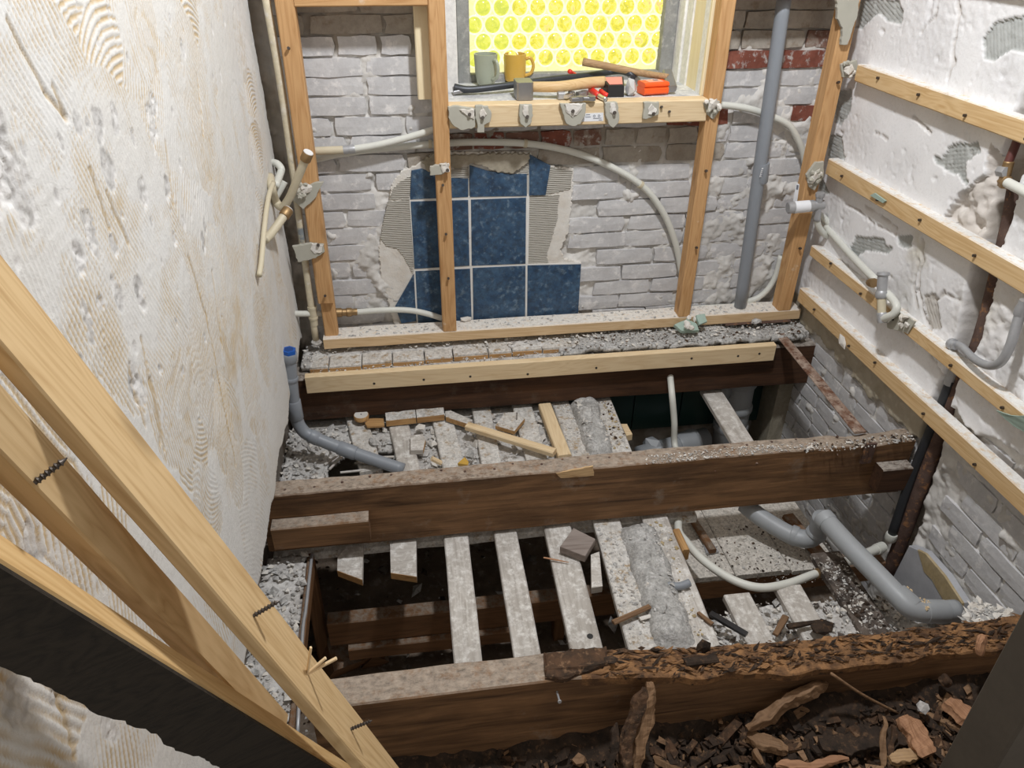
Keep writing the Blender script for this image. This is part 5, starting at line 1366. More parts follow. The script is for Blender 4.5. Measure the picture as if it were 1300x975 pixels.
# two cream stubs with steel caps coming out of the left wall
def stub(lab, pts, cap):
    o = conduit(lab, pts, .0095, 'cream', 'capped_pipe', 'pipe')
    p, q = Vector(pts[-2]), Vector(pts[-1]); d = (q - p).normalized()
    along(q - d * .014, q + d, [(0, .0112), (.002, .0122), (.020, .0122), (.022, .0108)], 'cap', M['brass'], o, n=18)
    along(q + d * .0075, q + d, [(0, .0112), (.0015, .0104)], 'cap_face', M['capface'], o, n=18)
    return o
stub('upper cream pipe stub with a silver cap, bent up from the left wall', [PX(343, 224, -.298), PX(345, 238, -.290), PY(350, 255, -.150), PY(358, 263, -.162), PY(368, 250, -.170), PY(380, 221, -.182), PY(390, 197, -.192)], 0)
stub('lower cream pipe stub with a silver cap by the left wall', [PX(336, 305, -.300), PX(343, 298, -.290), PX(352, 286, -.276), PX(364, 269, -.256)], 0)
conduit('beige cable running down the face of the left wall', [PX(347, 232, -.286), PX(341, 250, -.290), PX(336, 285, -.291), PX(332, 330, -.291), PX(329, 350, -.293)], .0055, 'cream', 'cable', 'cable')
conduit('white bent conduit behind the upper capped pipe', [PX(350, 236, -.286), PY(356, 220, -.08), PY(357, 214, -.07), PY(352, 208, -.06), PY(346, 206, -.05)], .0085)
conduit('white conduit end beside the bent conduit in the left corner', [PY(350, 250, -.09), PY(357, 238, -.085), PY(361, 230, -.08)], .0085)

# blue plugged drain rising out of the floor at the left
y1, y2 = -.315, -.318
pts = [PY(367.5, 452, y1), PY(371, 500, y1), PY(376, 530, y1), PY(384, 546, y1 - .004), PY(398, 555, y1 - .012), PY(430, 568, y1 - .03), PY(470, 582, y1 - .055), PY(512, 596, y1 - .085)]
dr = tag(tube('drain_pipe', pts, .0158, M['pvc'], n=18, per=6), 'grey plastic drain pipe with a blue plug, bent along the floor', 'pipe')
def collar(q0, q1, ya, yb, R, nm='coupling', mk='pvc', par=None):
    a, b = PY(*q0, ya), PY(*q1, yb); L = (b - a).length
    return along(a, b, [(0, R - .001), (.002, R), (L - .002, R), (L, R - .0012)], nm, M[mk], par, n=20)
collar((367, 448), (367.6, 458), y1, y1, .0188, par=dr); collar((369.2, 478), (369.6, 483), y1, y1, .0178, par=dr)
collar((372, 508), (376.5, 531), y1, y1, .0178, par=dr); collar((393, 552.5), (404, 557.5), y1 - .010, y1 - .014, .0178, par=dr)
collar((430, 568), (452, 575.8), y1 - .030, y1 - .044, .0182, par=dr)
a, b = PY(367.2, 452, y1), PY(366.6, 443.5, y1); d = (b - a)
along(a, b, [(0, .0168), (d.length * .5, .0168), (d.length * .5, .0175), (d.length, .0168)], 'blue_plug', M['blueplug'], dr, n=6)
along(a + d * .98, a + d * 2, [(0, .0118), (.0012, .0110)], 'plug_recess', m_plain('plug_inner', (.006, .05, .22), .5), dr, n=6)

# grey trap and drain at the right
z = -.125
dp = [PZ(1046, 658, -.118), PZ(1075, 690, -.120), PZ(1110, 726, -.124), PZ(1140, 757, -.128), PZ(1157, 772, -.134), PZ(1178, 777, -.140), PZ(1214, 775, -.146)]
dq = tag(tube('drain_pipe', dp, .0215, M['drain'], n=20, per=7), 'pale grey drain pipe with elbow running to the right wall', 'pipe')
def ring(q0, q1, za, zb, R, par, mk='drain'):
    a, b = PZ(*q0, za), PZ(*q1, zb); L = (b - a).length
    return along(a, b, [(0, R - .002), (.002, R), (L - .003, R), (L, R - .001)], 'coupling', M[mk], par, n=20)
ring((1137, 753), (1160, 773), -.128, -.135, .0238, dq); ring((1172, 776), (1200, 776.5), -.139, -.144, .0236, dq); ring((1044, 656), (1052, 665), -.118, -.119, .0236, dq)
for k in range(26):
    t = random.random(); p = PZ(1150 + 30 * t, 752 + 20 * t + random.uniform(-8, 4), -.118)
    lump('glue_crumb', p, (.004, .003, .003), M['fresh'], dq, base='octa')
tp_ = [PZ(945, 640, -.190), PZ(962, 654, -.196), PZ(985, 669, -.204), PZ(1008, 681, -.208), PZ(1026, 684, -.202), PZ(1037, 677, -.182), PZ(1041, 666, -.150), PZ(1044, 657, -.122)]
tr_ = tag(tube('drain_trap', tp_, .0215, M['drain'], n=20, per=7), 'pale grey U shaped trap dipping under the middle joist', 'pipe')
ring((1003, 678), (1012, 681.5), -.2075, -.208, .0240, tr_); ring((1034, 680), (1038, 675), -.190, -.178, .0240, tr_)
# drains and pipes in the open hole by the window
td = [V3(.985, -.060, -.14), V3(.985, -.065, -.30), V3(.985, -.075, -.55)]
o = tag(tube('soil_pipe', td, .050, M['drain'], n=24, curved=False), 'thick grey soil pipe standing in the hole below the window', 'pipe')
for zz in (-.175, -.270, -.345): along((.985, -.064, zz), (.985, -.066, zz - .03), [(0, .052), (.004, .055), (.020, .055), (.026, .052)], 'coupling', M['drain'], o, n=24)
o = tag(tube('soil_branch', [V3(.90, -.070, -.205), V3(.945, -.066, -.21)], .036, M['drain'], n=20, curved=False), 'short grey branch on the soil pipe below the window', 'pipe')
a, b = PZ(812, 580, -.40), PZ(896, 556, -.40)
hd = tag(tube('grey_drain', [a, (a + b) / 2, b], .034, M['drain'], n=22, curved=False), 'grey drain with a ribbed socket lying at the bottom of the open hole', 'pipe')
d = (b - a).normalized(); L = (b - a).length
along(a + d * L * .55, b, [(0, .036), (.01, .040), (.05, .040), (.055, .042), (.062, .042), (.066, .039), (.072, .0395)], 'socket', M['drain'], hd, n=24)
lump('cracked_shell', a + d * L * .22 + V3(0, 0, .012), (.05, .034, .028), M['drain'], hd, .1)
# white conduit dropping through the floor and sweeping to the black pipe
wc = conduit('white conduit dropping through the hole and sweeping under the middle joist', [PY(850, 470, -.135), PY(853, 500, -.215), PY(856, 535, -.24), PY(858, 570, -.27), V3(.70, -.46, -.215), PZ(861, 664, -.192), PZ(873, 690, -.186), PZ(896, 714, -.182), PZ(930, 736, -.180), PZ(965, 746, -.180), PZ(1000, 741, -.188), PZ(1028, 731, -.198), PZ(1042, 726, -.204)], .0092)
bx_ = PX(1130, 688, 1.130)
a, b = PZ(1040, 727, -.203), PZ(1116, 696, -.240)
along(a, b, [(0, .0095), (.001, .0118), (.024, .0118), (.026, .0108), ((b - a).length, .0108)], 'white_pipe', M['conduit'], wc, n=14)
along(a - (b - a).normalized() * .012, b, [(0, .0110), (.012, .0112), (.013, .0098), (.030, .0098)], 'brass_nut', M['brass'], wc, n=8)
along(b - (b - a).normalized() * .012, b + (b - a), [(0, .0128), (.026, .0128), (.028, .0105)], 'elbow', M['conduit'], wc, n=14)
bp = [PX(1213, 465, 1.150), PX(1196, 512, 1.146), PX(1160, 598, 1.134), PX(1131, 682, 1.122)]
blk = tag(tube('black_pipe', bp, .0105, M['blackpipe'], n=14), 'black pipe running down beside the rusty one to a white elbow', 'pipe')
along(bp[3] + V3(0, 0, .012), bp[3] - V3(0, 0, 1), [(0, .0125), (.004, .0138), (.018, .0138), (.022, .0118)], 'ring', M['conduit'], blk, n=16)
along(bp[0] , bp[1], [(0, .0108), (.045, .0108)], 'bare_section', M['lead'], blk, n=14)
rp = [PX(1292, 232, 1.162), PX(1279, 300, 1.171), PX(1245, 432, 1.168), PX(1206, 520, 1.162), PX(1176, 600, 1.155), PX(1128, 730, 1.143)]
tag(tube('rusty_pipe', rp, .0168, M['rust'], n=16, per=10), 'thick rusty iron pipe in the broken chase of the right wall', 'pipe')
# brass tee and white stub at the far right edge
tee = tag(tube('brass_tee', [PX(1281, 205, 1.128), PX(1278, 216, 1.128), PX(1273, 236, 1.128)], .0095, M['brass'], n=12), 'small brass tee at the right edge with a white stub', 'fitting')
along(PX(1273, 230, 1.128), PX(1283, 234, 1.12), [(0, .011), (.006, .0128), (.016, .0128), (.018, .010)], 'nut', M['brass'], tee, n=6)
along(PX(1279, 232, 1.122), PX(1306, 246, 1.112), [(0, .0092), (.09, .0092)], 'white_stub', M['conduit'], tee, n=14)
along(PX(1277, 214, 1.128), PX(1286, 192, 1.135), [(0, .0080), (.05, .0080)], 'red_pipe', m_plain('red_paint_pipe', (.11, .035, .03), .5), tee, n=12)
along(PX(1268, 217, 1.122), PX(1281, 219, 1.122), [(0, .009), (.002, .0105), (.020, .0105)], 'nut', M['zinc'], tee, n=6)
# lead pipe hook
lp = tag(tube('lead_pipe', [PX(1214, 437, 1.135), PX(1222, 441, 1.122), PX(1236, 455, 1.112), PX(1254, 464, 1.105), PX(1270, 460, 1.10), PX(1282, 440, 1.102), PX(1290, 415, 1.106), PX(1296, 396, 1.11)], lambda t: .0075 + .002 * t, M['lead'], n=14), 'bent lead pipe hooked out of the right wall', 'pipe')
along(PX(1207, 436, 1.130), PX(1224, 444, 1.122), [(0, .007), (.002, .0125), (.010, .0125), (.012, .009), (.022, .009)], 'flange', M['zinc'], lp, n=12)
along(PX(1294, 400, 1.109), PX(1299, 388, 1.109), [(0, .0108), (.01, .0118), (.02, .0098), (.03, .010)], 'valve_end', M['zinc'], lp, n=10)
# zinc tap tail at the right stud, with its white loop
vt = thing('stop_valve', 'grey zinc stop valve across the right stud with a white feed loop', 'valve', PY(1020, 262, -.11))
along(PY(1000, 264, -.108), PY(1044, 260, -.112), [(0, .0135), (.002, .0155), (.024, .0155), (.025, .013), (.030, .013), (.031, .0158), (.070, .0150), (.071, .012), (.098, .012)], 'valve_body', M['zinc'], vt, n=18)
along(PY(1008, 263.3, -.109), PY(1030, 261.3, -.111), [(0, .0160), (.040, .0155)], 'paper_sleeve', M['paper'], vt, n=18)
tube('tail_pipe', [PY(1041, 247, -.112), PY(1039, 262, -.112), PY(1037, 280, -.112)], .0092, M['zinc'], vt, n=14)
along(PY(1041.5, 245, -.112), PY(1041, 250, -.112), [(0, .0120), (.008, .0126), (.012, .010)], 'collar', M['zinc'], vt, n=14)
tube('feed_loop', [PY(1037, 276, -.112), PY(1039, 287, -.110), PY(1046, 297, -.106), PY(1053, 299, -.10), PY(1057, 294, -.095), PY(1054, 286, -.09), PY(1044, 275, -.08), PY(1035, 270, -.07)], .0085, M['conduit'], vt, n=12)
o = slab('tape_strip', [PY(1011, 232, -.0765), PY(1015, 234, -.0765), PY(1012, 256, -.0765), PY(1007, 255, -.0765)], (0, .001, 0), M['paper']); tag(o, 'white printed tape strip on the edge of the right stud', 'tape')
slab('printed_mark', [PY(1011.5, 234.5, -.0770), PY(1014, 235.5, -.0770), PY(1013, 241, -.0770), PY(1010.7, 240.5, -.0770)], (0, .0004, 0), M['ink'], o)
tt = thing('tap_tee', 'grey zinc tee with two white conduits on the right wall', 'fitting', PX(1120, 360, 1.088))
tube('tee_body', [PX(1121, 347, 1.088), PX(1120, 360, 1.088), PX(1119, 376, 1.088)], .0115, M['zinc'], tt, n=16)
along(PX(1121.5, 345.5, 1.088), PX(1121, 352, 1.088), [(0, .0135), (.006, .0145), (.009, .0115)], 'collar', M['zinc'], tt, n=16)
along(PX(1119.4, 369, 1.088), PX(1119, 377, 1.088), [(0, .0115), (.004, .0138), (.014, .0138), (.018, .0115)], 'collar', M['zinc'], tt, n=16)
along(PX(1119, 375, 1.088), PX(1119.5, 399, 1.088), [(0, .0098), (.060, .0098)], 'white_tail', M['cream'], tt, n=14)
along(PX(1119.5, 397, 1.088), PX(1120, 408, 1.088), [(0, .011), (.004, .0125), (.012, .011), (.018, .0118), (.024, .010)], 'compression_nut', M['zinc'], tt, n=10)
tube('feed_conduit', [PX(1028, 270, 1.145), PX(1045, 284, 1.140), PX(1068, 310, 1.130), PX(1092, 336, 1.115), PX(1112, 356, 1.100)], .0092, M['conduit'], tt, n=12)
along(PX(1103, 358.5, 1.096), PX(1117, 360, 1.090), [(0, .008), (.01, .0095), (.012, .0115), (.026, .0115)], 'brass_nut', M['brass'], tt, n=8)
tube('return_conduit', [PX(1126, 372, 1.100), PX(1134, 381, 1.100), PX(1138.5, 390, 1.097), PX(1135, 398, 1.094), PX(1128, 402, 1.090), PX(1121, 405, 1.088)], .0092, M['conduit'], tt, n=12)

# ================================================================== PLASTERBOARD SCRAPS
def scrapb(pts, y, lab, seed, white=None, screw_at=None, th=.010, m='gyps', wy=None):
    o = slab('plasterboard_scrap', rough_outline([PY(*q, y) for q in pts], .006, .0014, seed), (0, th, 0), M[m], cham=.0012)
    tag(o, lab, 'scrap', 'plasterboard scraps left under screws')
    if white:
        w = slab('exposed_gypsum', rough_outline([PY(*q, y - .0030) for q in white], .005, .0018, seed + 1), (0, .0029, 0), M['white'], o, cham=.0016, jit=.0012)
    if screw_at: screw(o, PY(*screw_at, y - .001), (0, -1, .3), .007, .0026)
    return o
fy = FY - .0115
def D_(x, y): return (560 + x / 3.611, y / 3.611)
scrapb([D_(*p) for p in [(32, 490), (80, 486), (155, 500), (156, 583), (140, 592), (90, 598), (60, 580), (34, 540)]], fy, 'rounded plasterboard scrap at the left end of the sill beam', 1, [D_(*p) for p in [(85, 505), (150, 500), (152, 545), (120, 535)]], D_(130, 525))
scrapb([D_(*p) for p in [(158, 485), (215, 487), (232, 520), (225, 560), (198, 575), (198, 608), (166, 608), (166, 570), (157, 540)]], fy, 'plasterboard scrap with a tail, second from the left on the sill beam', 2, [D_(*p) for p in [(190, 487), (200, 505), (210, 525), (195, 545), (178, 540), (175, 520)]], D_(190, 540))
scrapb([D_(*p) for p in [(362, 480), (417, 480), (422, 530), (410, 570), (388, 587), (366, 570), (358, 520)]], fy, 'narrow plasterboard scrap below the sledge hammer', 3, [D_(*p) for p in [(378, 480), (402, 482), (402, 528), (390, 545), (376, 525)]], D_(394, 536))
scrapb([D_(*p) for p in [(545, 475), (666, 475), (662, 530), (640, 570), (605, 580), (575, 568), (558, 520)]], fy, 'wide plasterboard scrap beside the printed sticker', 4, [D_(*p) for p in [(565, 478), (650, 476), (640, 510), (605, 540), (575, 515)]], D_(603, 510))
scrapb([D_(*p) for p in [(750, 470), (808, 470), (818, 530), (812, 565), (790, 587), (768, 570), (755, 530)]], fy, 'narrow plasterboard scrap right of the printed sticker', 5, [D_(*p) for p in [(778, 472), (796, 472), (806, 515), (792, 535), (775, 515)]], D_(793, 517))
scrapb([D_(*p) for p in [(930, 470), (1000, 468), (998, 525), (985, 530), (940, 548), (926, 545), (932, 500)]], fy, 'torn plasterboard scrap near the right end of the sill beam', 6, [D_(*p) for p in [(965, 475), (990, 500), (985, 530), (950, 525), (950, 500)]], D_(972, 522))
def lumpy(lab, q, y, size, seed, n=5, th=.010, board=None):
    root = tag(lump('plaster_scrap', PY(*q, y), size, M['white'], rot=(.2, .3, .4), jit=.3), lab, 'scrap')
    for k in range(n):
        lump('gypsum_crumb', PY(*q, y) + V3(random.uniform(-1, 1) * size[0] * 1.1, -random.uniform(0, .006), random.uniform(-1, 1) * size[2] * 1.1), (size[0] * .45, .006, size[2] * .45), random.choice([M['white'], M['gyps']]), root)
    if board: slab('board_paper', rough_outline([PY(*p, y + .004) for p in board], .006, .001, seed), (0, .008, 0), M['gyps'], root, cham=.001)
    return root
lumpy('white plaster lump where the sill beam meets its stud', (905, 135), FY - .008, (.018, .007, .016), 1, 6, board=[(893, 130), (914, 128), (913, 142), (906, 152), (898, 146)])
lumpy('white plaster lump on the right stud at the end of the upper batten', (1078, 88), FY - .012, (.014, .010, .016), 2, 6, board=[(1068, 82), (1088, 76), (1090, 92), (1080, 100), (1070, 98)])
lumpy('white and green plaster scrap on the right stud by the valve', (1033, 226), FY - .012, (.016, .008, .024), 3, 8, board=[(1024, 222), (1036, 206), (1046, 205), (1046, 224), (1034, 242), (1028, 238)])
lumpy('crumpled plaster scrap on the left stud below the capped pipe', (388, 240), FY - .012, (.018, .009, .016), 4, 8, board=[(373, 246), (400, 232), (411, 231), (400, 252), (385, 266), (372, 254)])
scrapb([(371, 313), (394, 309), (411, 311), (412, 320), (401, 328), (378, 333)], fy, 'grey board strip with a screw across the left stud and riser pipe', 7, [(396, 309), (410, 312), (409, 320), (400, 323), (394, 317)], (404, 311))
scrapb([(546, 212), (567, 207), (570, 217), (560, 222), (546, 223)], fy, 'small plaster scrap wrapped on the stud before the blue tiles', 8, [(558, 208), (570, 207), (571, 218), (562, 220)], (568, 216))
scrapb([(1063, -6), (1092, -6), (1089, 20), (1082, 40), (1076, 57), (1068, 57), (1070, 36), (1063, 24)], fy - .002, 'grey plasterboard piece hanging at the top of the right stud', 9, None, None)
o = slab('green_scrap', [PX(1104, 248, 1.104), PX(1110, 245, 1.104), PX(1124, 255, 1.104), PX(1121, 258, 1.104)], (.004, 0, 0), M['gypsgreen'], cham=.0008); tag(o, 'green board scrap pinned on the batten', 'scrap')
o = slab('green_scrap', rough_outline([PX(1124, 400, 1.106), PX(1140, 396, 1.106), PX(1162, 408, 1.106), PX(1152, 424, 1.106), PX(1126, 416, 1.106)], .01, .002, 3), (.003, 0, 0), M['gyps'], cham=.0008); tag(o, 'grey green board scrap on the batten under the zinc tee', 'scrap')
for k in range(7): lump('gypsum_crumb', PX(1143 + 5 * random.random() * 2, 408 + random.uniform(-8, 8), 1.102), (.005, .008, .008), M['white'], o)
o = slab('green_scrap', rough_outline([PX(1264, 521, 1.100), PX(1282, 527, 1.095), PX(1310, 529, 1.09), PX(1312, 556, 1.098), PX(1286, 541, 1.10)], .01, .001, 3), (.003, 0, 0), M['gypsgreen'], cham=.0008); tag(o, 'green paper scrap curling off the batten at the right edge', 'scrap')
tag(lump('plaster_scrap', PX(1069, 434, 1.106), (.006, .022, .014), M['white'], rot=(.3, 0, 0)), 'white plaster blob on the lowest batten', 'scrap')
gs = tag(slab('green_tile_shard', rough_outline([PZ(856, 412, .040), PZ(872, 405, .046), PZ(884, 410, .040), PZ(888, 419, .034), PZ(866, 420, .034)], .01, .002, 6), (0, .004, -.010), M['gypsgreen'], cham=.001), 'pale green shard lying at the foot of the sill stud', 'shard')
for k in range(9): lump('plaster_crumb', PZ(872 + random.uniform(0, 24), 396 + random.uniform(-4, 20), .048), (.010, .008, .007), M['white'], gs)
o = tag(slab('green_tile_shard', rough_outline([PZ(884, 400, .062), PZ(895, 398, .066), PZ(898, 408, .05), PZ(888, 412, .045)], .01, .002, 6), (0, .006, -.008), M['gypsgreen'], cham=.001), 'smaller pale green shard upright behind the first shard', 'shard')
tag(lump('plaster_chunk', PZ(592, 405, .056), (.018, .010, .007), M['white'], rot=(0, 0, .2)), 'white plaster chunk on the sole plate below the tiles', 'chunk')
tag(lump('mortar_chunk', PZ(960, 408, .030), (.018, .012, .008), M['mortar'], rot=(0, 0, .2)), 'grey mortar chunk in the grit near the right stud', 'chunk')
o = pile('crumbs', [(x, y, .051, s * 1.5, s, s * .6, 0, 0, random.uniform(0, 6)) for x, y, s in ((random.uniform(-.2, 1.1), random.uniform(-.070, -.018), random.uniform(.001, .0045)) for _ in range(500))], M['white'], mats=[M['mortar'], M['white']])
tag(o, 'plaster crumbs strewn along the sole plate', 'crumbs', kind='stuff')

# ================================================================== THINGS ON THE WINDOW SILL
SL = .6455
def mug(lab, q, r0, r1, h, mk, hdir):
    c = PZ(*q, SL); c.z = SL
    b = along(c, c + V3(0, 0, 1), [(0, r0 * .85), (.003, r0), (h * .4, (r0 + r1) / 2 + .0012), (h, r1), (h, r1 - .0028), (h * .5, (r0 + r1) / 2 - .003), (.006, r0 - .006), (.006, .001)], 'mug', M[mk], n=28)
    tag(b, lab, 'mug', 'mugs on the window sill')
    hd = Vector(hdir).normalized(); p = c + hd * ((r0 + r1) / 2 - .001)
    tube('handle', [p + V3(0, 0, h * .80) - hd * .001, p + hd * .014 + V3(0, 0, h * .84), p + hd * .022 + V3(0, 0, h * .58), p + hd * .016 + V3(0, 0, h * .30), p - hd * .001 + V3(0, 0, h * .20)], .0042, M[mk], b, n=10)
    return b
mug('grey green mug at the left end of the window sill', (617, 107), .023, .0305, .074, 'mugg', (.55, -.8, 0))
mug('mustard yellow mug beside the grey green one', (653.5, 103), .026, .0295, .068, 'mugy', (1, -.1, 0))
# crowbar
cr = [PZ(577, 112, SL + .014), PZ(590, 113.5, SL + .012), PZ(606, 113, SL + .012), PZ(640, 109, SL + .016), PZ(700, 101, SL + .022), PZ(750, 95.5, SL + .024), PZ(775, 91, SL + .028), PZ(790, 90.5, SL + .034), PZ(800, 94, SL + .032), PZ(807, 101, SL + .018)]
cb = tag(tube('crowbar', cr, lambda t: .0085 if t > .14 else .0085 + .003 * (1 - t / .14), M['darksteel'], n=8, per=8), 'black crowbar lying along the sill behind the sledge hammer', 'crowbar')
tube('hooked_claw', [cr[-2], cr[-1], PZ(810, 104, SL + .012)], .0095, M['steel'], cb, n=8)
p = cr[0]; slab('chisel_end', [p + V3(-.004, -.016, -.004), p + V3(.040, -.010, .002), p + V3(.040, .010, .004), p + V3(-.004, .014, .002)], (0, 0, -.008), M['steel'], cb, cham=.002)
# sledge hammer
hx = PZ(666.5, 127, SL)
sh = thing('sledge_hammer', 'short sledge hammer, square steel head standing on the sill', 'hammer', hx)
hw_ = .020
box_timber('hammer_head', (hx.x - hw_, hx.y - .004, SL), (hx.x + hw_, hx.y + .058, SL + .040), 'z', M['steel'], sh, bev=.004, rough=.0008)
tube('handle', [V3(hx.x + hw_ - .004, hx.y + .030, SL + .024), PZ(710, 110, SL + .026), PZ(745, 105.5, SL + .028), PZ(767, 104, SL + .028)], lambda t: .0118 + .0018 * t, M['handle'], sh, n=14)
# old axe hammer at the back right
ax = thing('old_hammer', 'old hammer with a worn brown handle, head at the right of the sill', 'hammer', PZ(850, 112, SL))
tube('handle', [PZ(740, 78.5, SL + .060), PZ(770, 84, SL + .050), PZ(810, 92, SL + .036), PZ(848, 98, SL + .034)], lambda t: .0098 - .002 * t, M['handleold'], ax, n=12)
hp = PZ(851, 105, SL + .022)
timber('hammer_head', PZ(846, 92, SL + .040), PZ(853, 113, SL + .012), .020, .024, (0.9, .3, .2), M['steel'], ax, bev=.004, rough=.001)
# orange box
oc = PZ(830, 120, SL); ob = thing('orange_case', 'small orange hinged case on the sill', 'case', (oc.x, oc.y + .012, SL))
Rz = Matrix.Rotation(math.radians(14), 4, 'Z')
def rbox(name, c, sx, sy, sz, m, par, rz=0, bev=.004):
    o = timber(name, Vector(c) - Vector((math.cos(rz), math.sin(rz), 0)) * sx / 2, Vector(c) + Vector((math.cos(rz), math.sin(rz), 0)) * sx / 2, sy, sz, (0, 0, 1), m, par, seg=2, bev=bev, rough=0, sub=1)
    return o
rbox('case_bottom', (oc.x, oc.y + .012, SL + .0095), .066, .044, .017, M['orange'], ob, .16)
rbox('case_lid', (oc.x, oc.y + .012, SL + .0240), .066, .044, .011, M['orange'], ob, .16)
rbox('faded_label', (oc.x + .001, oc.y + .014, SL + .0299), .040, .028, .0012, M['orangetop'], ob, .16, .0005)
rbox('printed_mark', (oc.x + .006, oc.y + .016, SL + .0308), .012, .010, .0006, M['ink'], ob, .16, .0002)
# black and red stapler-like box
tc_ = PZ(782, 123, SL); tb = thing('tape_box', 'black and red boxed tool in clouded plastic on the sill', 'tool', tc_)
v = []
base_ = [(-.020, 0), (.020, 0), (.028, .042), (-.028, .042)]
v = [V3(tc_.x + a, tc_.y + b, SL) for a, b in base_] + [V3(tc_.x + a * 1.0, tc_.y + b + .004, SL + .026 + (.012 if b > 0 else 0)) for a, b in base_]
mesh_obj('body', v, [(3, 2, 1, 0), (4, 5, 6, 7), (0, 1, 5, 4), (1, 2, 6, 5), (2, 3, 7, 6), (3, 0, 4, 7)], M['blackpl'], tb)
v2 = [Vector(p) for p in v[4:]]; c_ = sum(v2, Vector()) / 4
slab('faded_red_top', [c_ + (p - c_) * .82 + V3(0, 0, .0015) for p in v2], (0, 0, -.0012), M['redpale'], tb)
lump('clear_wrap', tc_ + V3(.040, .020, .016), (.024, .022, .015), M['clear'], tb, .15)
tag(lump('glass_knob', PZ(815, 108, SL + .012), (.014, .014, .014), M['clear'], jit=.04, smooth=True), 'round clouded glass knob between crowbar and orange case', 'knob')
# pliers and loose grey fittings
pl_ = thing('pliers', 'pliers with red grips near the sticker', 'pliers', PZ(755, 122, SL))
tube('grip', [PZ(750, 114, SL + .010), PZ(756, 118, SL + .009), PZ(759, 121, SL + .008)], .0075, M['red'], pl_, n=10)
tube('grip', [PZ(763, 116, SL + .010), PZ(768, 120, SL + .010), PZ(771, 121.5, SL + .008)], .0065, M['red'], pl_, n=10)
tube('jaws', [PZ(758, 120, SL + .008), PZ(764, 124, SL + .006), PZ(769, 126, SL + .006)], .006, M['chrome'], pl_, n=8)
tag(tube('screwdriver', [PZ(723, 90.5, SL + .032), PZ(728, 94, SL + .022), PZ(733, 97, SL + .018)], .006, M['red'], n=10), 'red handle end sticking up behind the crowbar', 'screwdriver')
tag(box_timber('clamp_block', tuple(PZ(709, 127, SL) + V3(0, 0, 0)), tuple(PZ(709, 127, SL) + V3(.016, .022, .016)), 'x', M['lead'], seg=3), 'small grey metal block left of the loose fittings', 'fitting')
for k, (q, s, lab) in enumerate([((722, 121), (.018, .007, .006), 'silver bracket lying slantwise among the fittings'), ((731, 126), (.013, .008, .007), 'grey hook shaped fitting at the front of the sill'), ((746, 125), (.012, .008, .006), 'grey forked fitting beside the pliers'), ((738, 119), (.012, .008, .007), 'grey metal clip behind the forked fitting')]):
    c_ = PZ(*q, SL + .008); a_ = [.9, .2, -.3, .4][k]
    f_ = tag(timber('metal_fitting', c_ - V3(math.cos(a_), math.sin(a_)) * s[0], c_ + V3(math.cos(a_), math.sin(a_)) * s[0], s[1] * 2, s[2] * 1.4, (0, 0, 1), M['steel'] if k else M['chrome'], seg=3, bev=.002), lab, 'fitting')
    along(c_ + V3(math.cos(a_), math.sin(a_)) * s[0] * .8 - V3(0, 0, .004), c_ + V3(0, 0, 1) + V3(math.cos(a_), math.sin(a_)) * s[0] * .8, [(0, s[1] * 1.2), (.010, s[1] * 1.2)], 'eye', M['steel'], f_, n=10)

# ================================================================== ROTTEN DEBRIS IN FRONT OF THE NEAREST JOIST
db = [V3(-.10, -1.60), V3(1.12, -1.60), V3(1.12, -1.162), V3(.62, -1.162), V3(-.10, -1.162)]
X, Y = np.meshgrid(np.arange(-.14, 1.13, .008), np.arange(-1.64, -1.140, .008), indexing='ij')
Z = -.178 + .016 * vnoise(X, Y, 9, 200, 4) + .006 * vnoise(X, Y, 60, 201, 3) + .025 * np.clip((X - .35) / .6, 0, 1) + .022 * np.clip((Y + 1.215) / .05, 0, 1)
hb = grid_obj('rot_debris', X, Y, np.stack([X, Y, Z], -1), np.ones((X.shape[0] - 1, X.shape[1] - 1), bool), M['chipdark'])
md = hb.modifiers.new('thickness', 'SOLIDIFY'); md.thickness = .03; md.offset = -1
tag(hb, 'heap of dark rotten wood crumbs in front of the nearest joist', 'debris', kind='stuff')
items = []
for k in range(3200):
    x, y = random.uniform(.0, 1.10), random.uniform(-1.42, -1.168); s = .0015 + .0065 * random.random() ** 3
    z = -.174 + .016 * float(vnoise(np.array([[x]]), np.array([[y]]), 9, 200, 4)[0, 0]) + .025 * min(1, max(0, (x - .35) / .6)) if k % 4 == 0 else -.168 + .025 * min(1, max(0, (x - .35) / .6)) + random.uniform(-.008, .008)
    items.append((x, y, z, s * random.uniform(1.2, 4), s * .9, s * .5, random.uniform(-.6, .6), random.uniform(-.6, .6), random.uniform(0, 6.3)))
o = pile('chips', items, M['chipdark'], hb, mats=[M['chipdark'], M['chip'], M['chip'], M['splinter'], M['chipdark']], base='box'); o['kind'] = 'stuff'
def splint(a, b, za, zb, w, h, mk, lab, rough=.004, up=(0, 0, 1), seg=24, taper=.75):
    p0, p1 = PZ(*a, za), PZ(*b, zb)
    dsp = lambda co, t: Vector((co.x, co.y * (1 - taper * abs(2 * t - 1) ** 4 + .5 * fbm((co.x, co.y, co.z), 55, 3, w * 700)) + .010 * fbm((co.x, 0, 0), 14, 3, w * 900), co.z * (1 - taper * .7 * abs(2 * t - 1) ** 4 + .6 * fbm((co.x, co.y, 0), 45, 3, w * 500))))
    return tag(timber('rot_splinter', p0, p1, w, h, up, M[mk], seg=seg, rough=rough, bev=.001, sub=2, disp=dsp), lab, 'splinter')
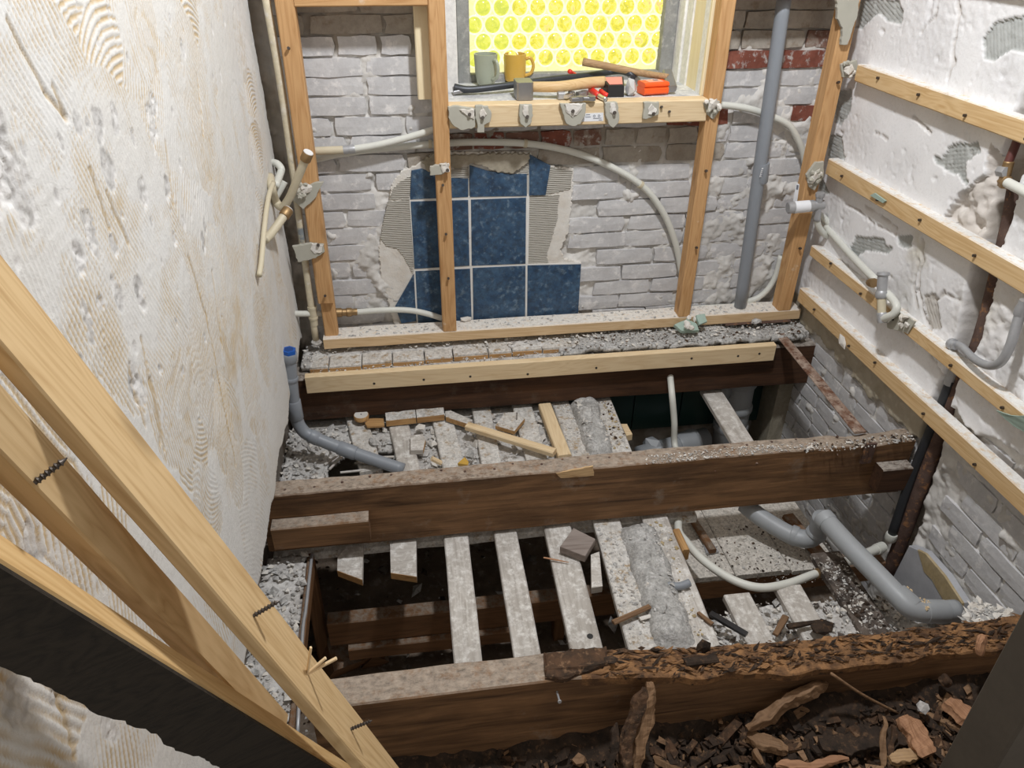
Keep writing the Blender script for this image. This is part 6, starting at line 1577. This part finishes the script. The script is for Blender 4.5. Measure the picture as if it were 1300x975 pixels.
def splinty(a, ya, b, yb, w, h, mk, lab, **kw):
    p0, p1 = PY(*a, ya), PY(*b, yb)
    dsp = lambda co, t: Vector((co.x, co.y * (1 - .7 * abs(2 * t - 1) ** 4 + .5 * fbm((co.x, co.y, co.z), 55, 3, w * 700)) + .010 * fbm((co.x, 0, 0), 14, 3, w * 900), co.z * (1 - .5 * abs(2 * t - 1) ** 4 + .6 * fbm((co.x, co.y, 0), 45, 3, w * 500))))
    return tag(timber('rot_splinter', p0, p1, w, h, (0, -1, .2), M[mk], seg=24, rough=.004, bev=.001, sub=2, disp=dsp), lab, 'splinter')
splinty((823, 866), -1.186, (808, 985), -1.26, .019, .012, 'splinter', 'tall brown splinter leaning on the nearest joist, right one of the pair')
splinty((815, 872), -1.190, (785, 985), -1.27, .022, .012, 'chip', 'tall brown splinter leaning on the nearest joist, left one of the pair')
splinty((786, 918), -1.22, (775, 985), -1.27, .010, .006, 'chipdark', 'thin black splinter left of the leaning pair')
splinty((1050, 864), -1.172, (948, 924), -1.215, .022, .014, 'splinter', 'long grey brown splinter resting slantwise on the joist face')
tag(tube('thin_twig', [PY(1055, 855, -1.185), PY(1095, 882, -1.20), PY(1145, 908, -1.205)], .0026, M['splinter'], n=6), 'thin straight twig hanging from the rotten joist edge', 'twig')
splint((1142, 912), (1178, 960), -.120, -.130, .034, .016, 'chipred', 'reddish torn splinter block at the end of the twig', taper=.35)
splint((1203, 888), (1235, 920), -.120, -.130, .030, .016, 'chipred', 'reddish splinter block beside the door jamb', taper=.4)
splint((1040, 945), (1150, 940), -.140, -.138, .036, .018, 'chipdark', 'dark chunk of rotten wood, widest piece in the heap', taper=.3)
splint((948, 938), (1000, 952), -.142, -.142, .022, .014, 'splinter', 'brown chunk at the left of the widest dark chunk', taper=.4)
splint((1118, 975), (1124, 910), -.150, -.105, .009, .008, 'splinter', 'upright splinter before the widest dark chunk, left one', taper=.5)
splint((1125, 980), (1134, 922), -.150, -.112, .010, .008, 'chip', 'upright splinter before the widest dark chunk, right one', taper=.5)
splint((985, 972), (1078, 964), -.140, -.138, .014, .010, 'chipred', 'long reddish sliver along the bottom edge of the photo', taper=.7)
splint((1080, 922), (1088, 936), -.128, -.135, .016, .010, 'chip', 'small brown chip in the middle of the heap', taper=.3)
splint((956, 952), (968, 970), -.140, -.145, .012, .010, 'splinter', 'small pale chip below the brown chunk', taper=.3)
splint((1196, 862), (1206, 868), -.10, -.11, .012, .008, 'chip', 'small chip against the joist near the door jamb', taper=.3)
splint((1128, 962), (1165, 958), -.135, -.135, .020, .010, 'handleold', 'pale edged flat chip under the reddish block', taper=.3)
tag(lump('mortar_chunk', PZ(1172, 898, -.115), (.016, .010, .006), M['rubble'], rot=(.1, 0, .3)), 'pale stone in the heap by the reddish block', 'chunk')
tag(lump('plaster_chunk', PZ(735, 965, -.150), (.014, .010, .010), M['splinter'], rot=(.1, 0, .3)), 'brown knob of rot at the bottom left of the heap', 'chunk')
a = PY(707, 878, -1.1695); along(a, a + V3(0, -1, .2), [(0, .0018), (.020, .0016), (.021, .0034), (.023, .003)], 'nail', M['zinc'], fj, n=8)
splinty((1250, 806), -1.168, (1242, 832), -1.192, .018, .010, 'chipred', 'torn pale splinter hanging from the rotten edge near the jamb')
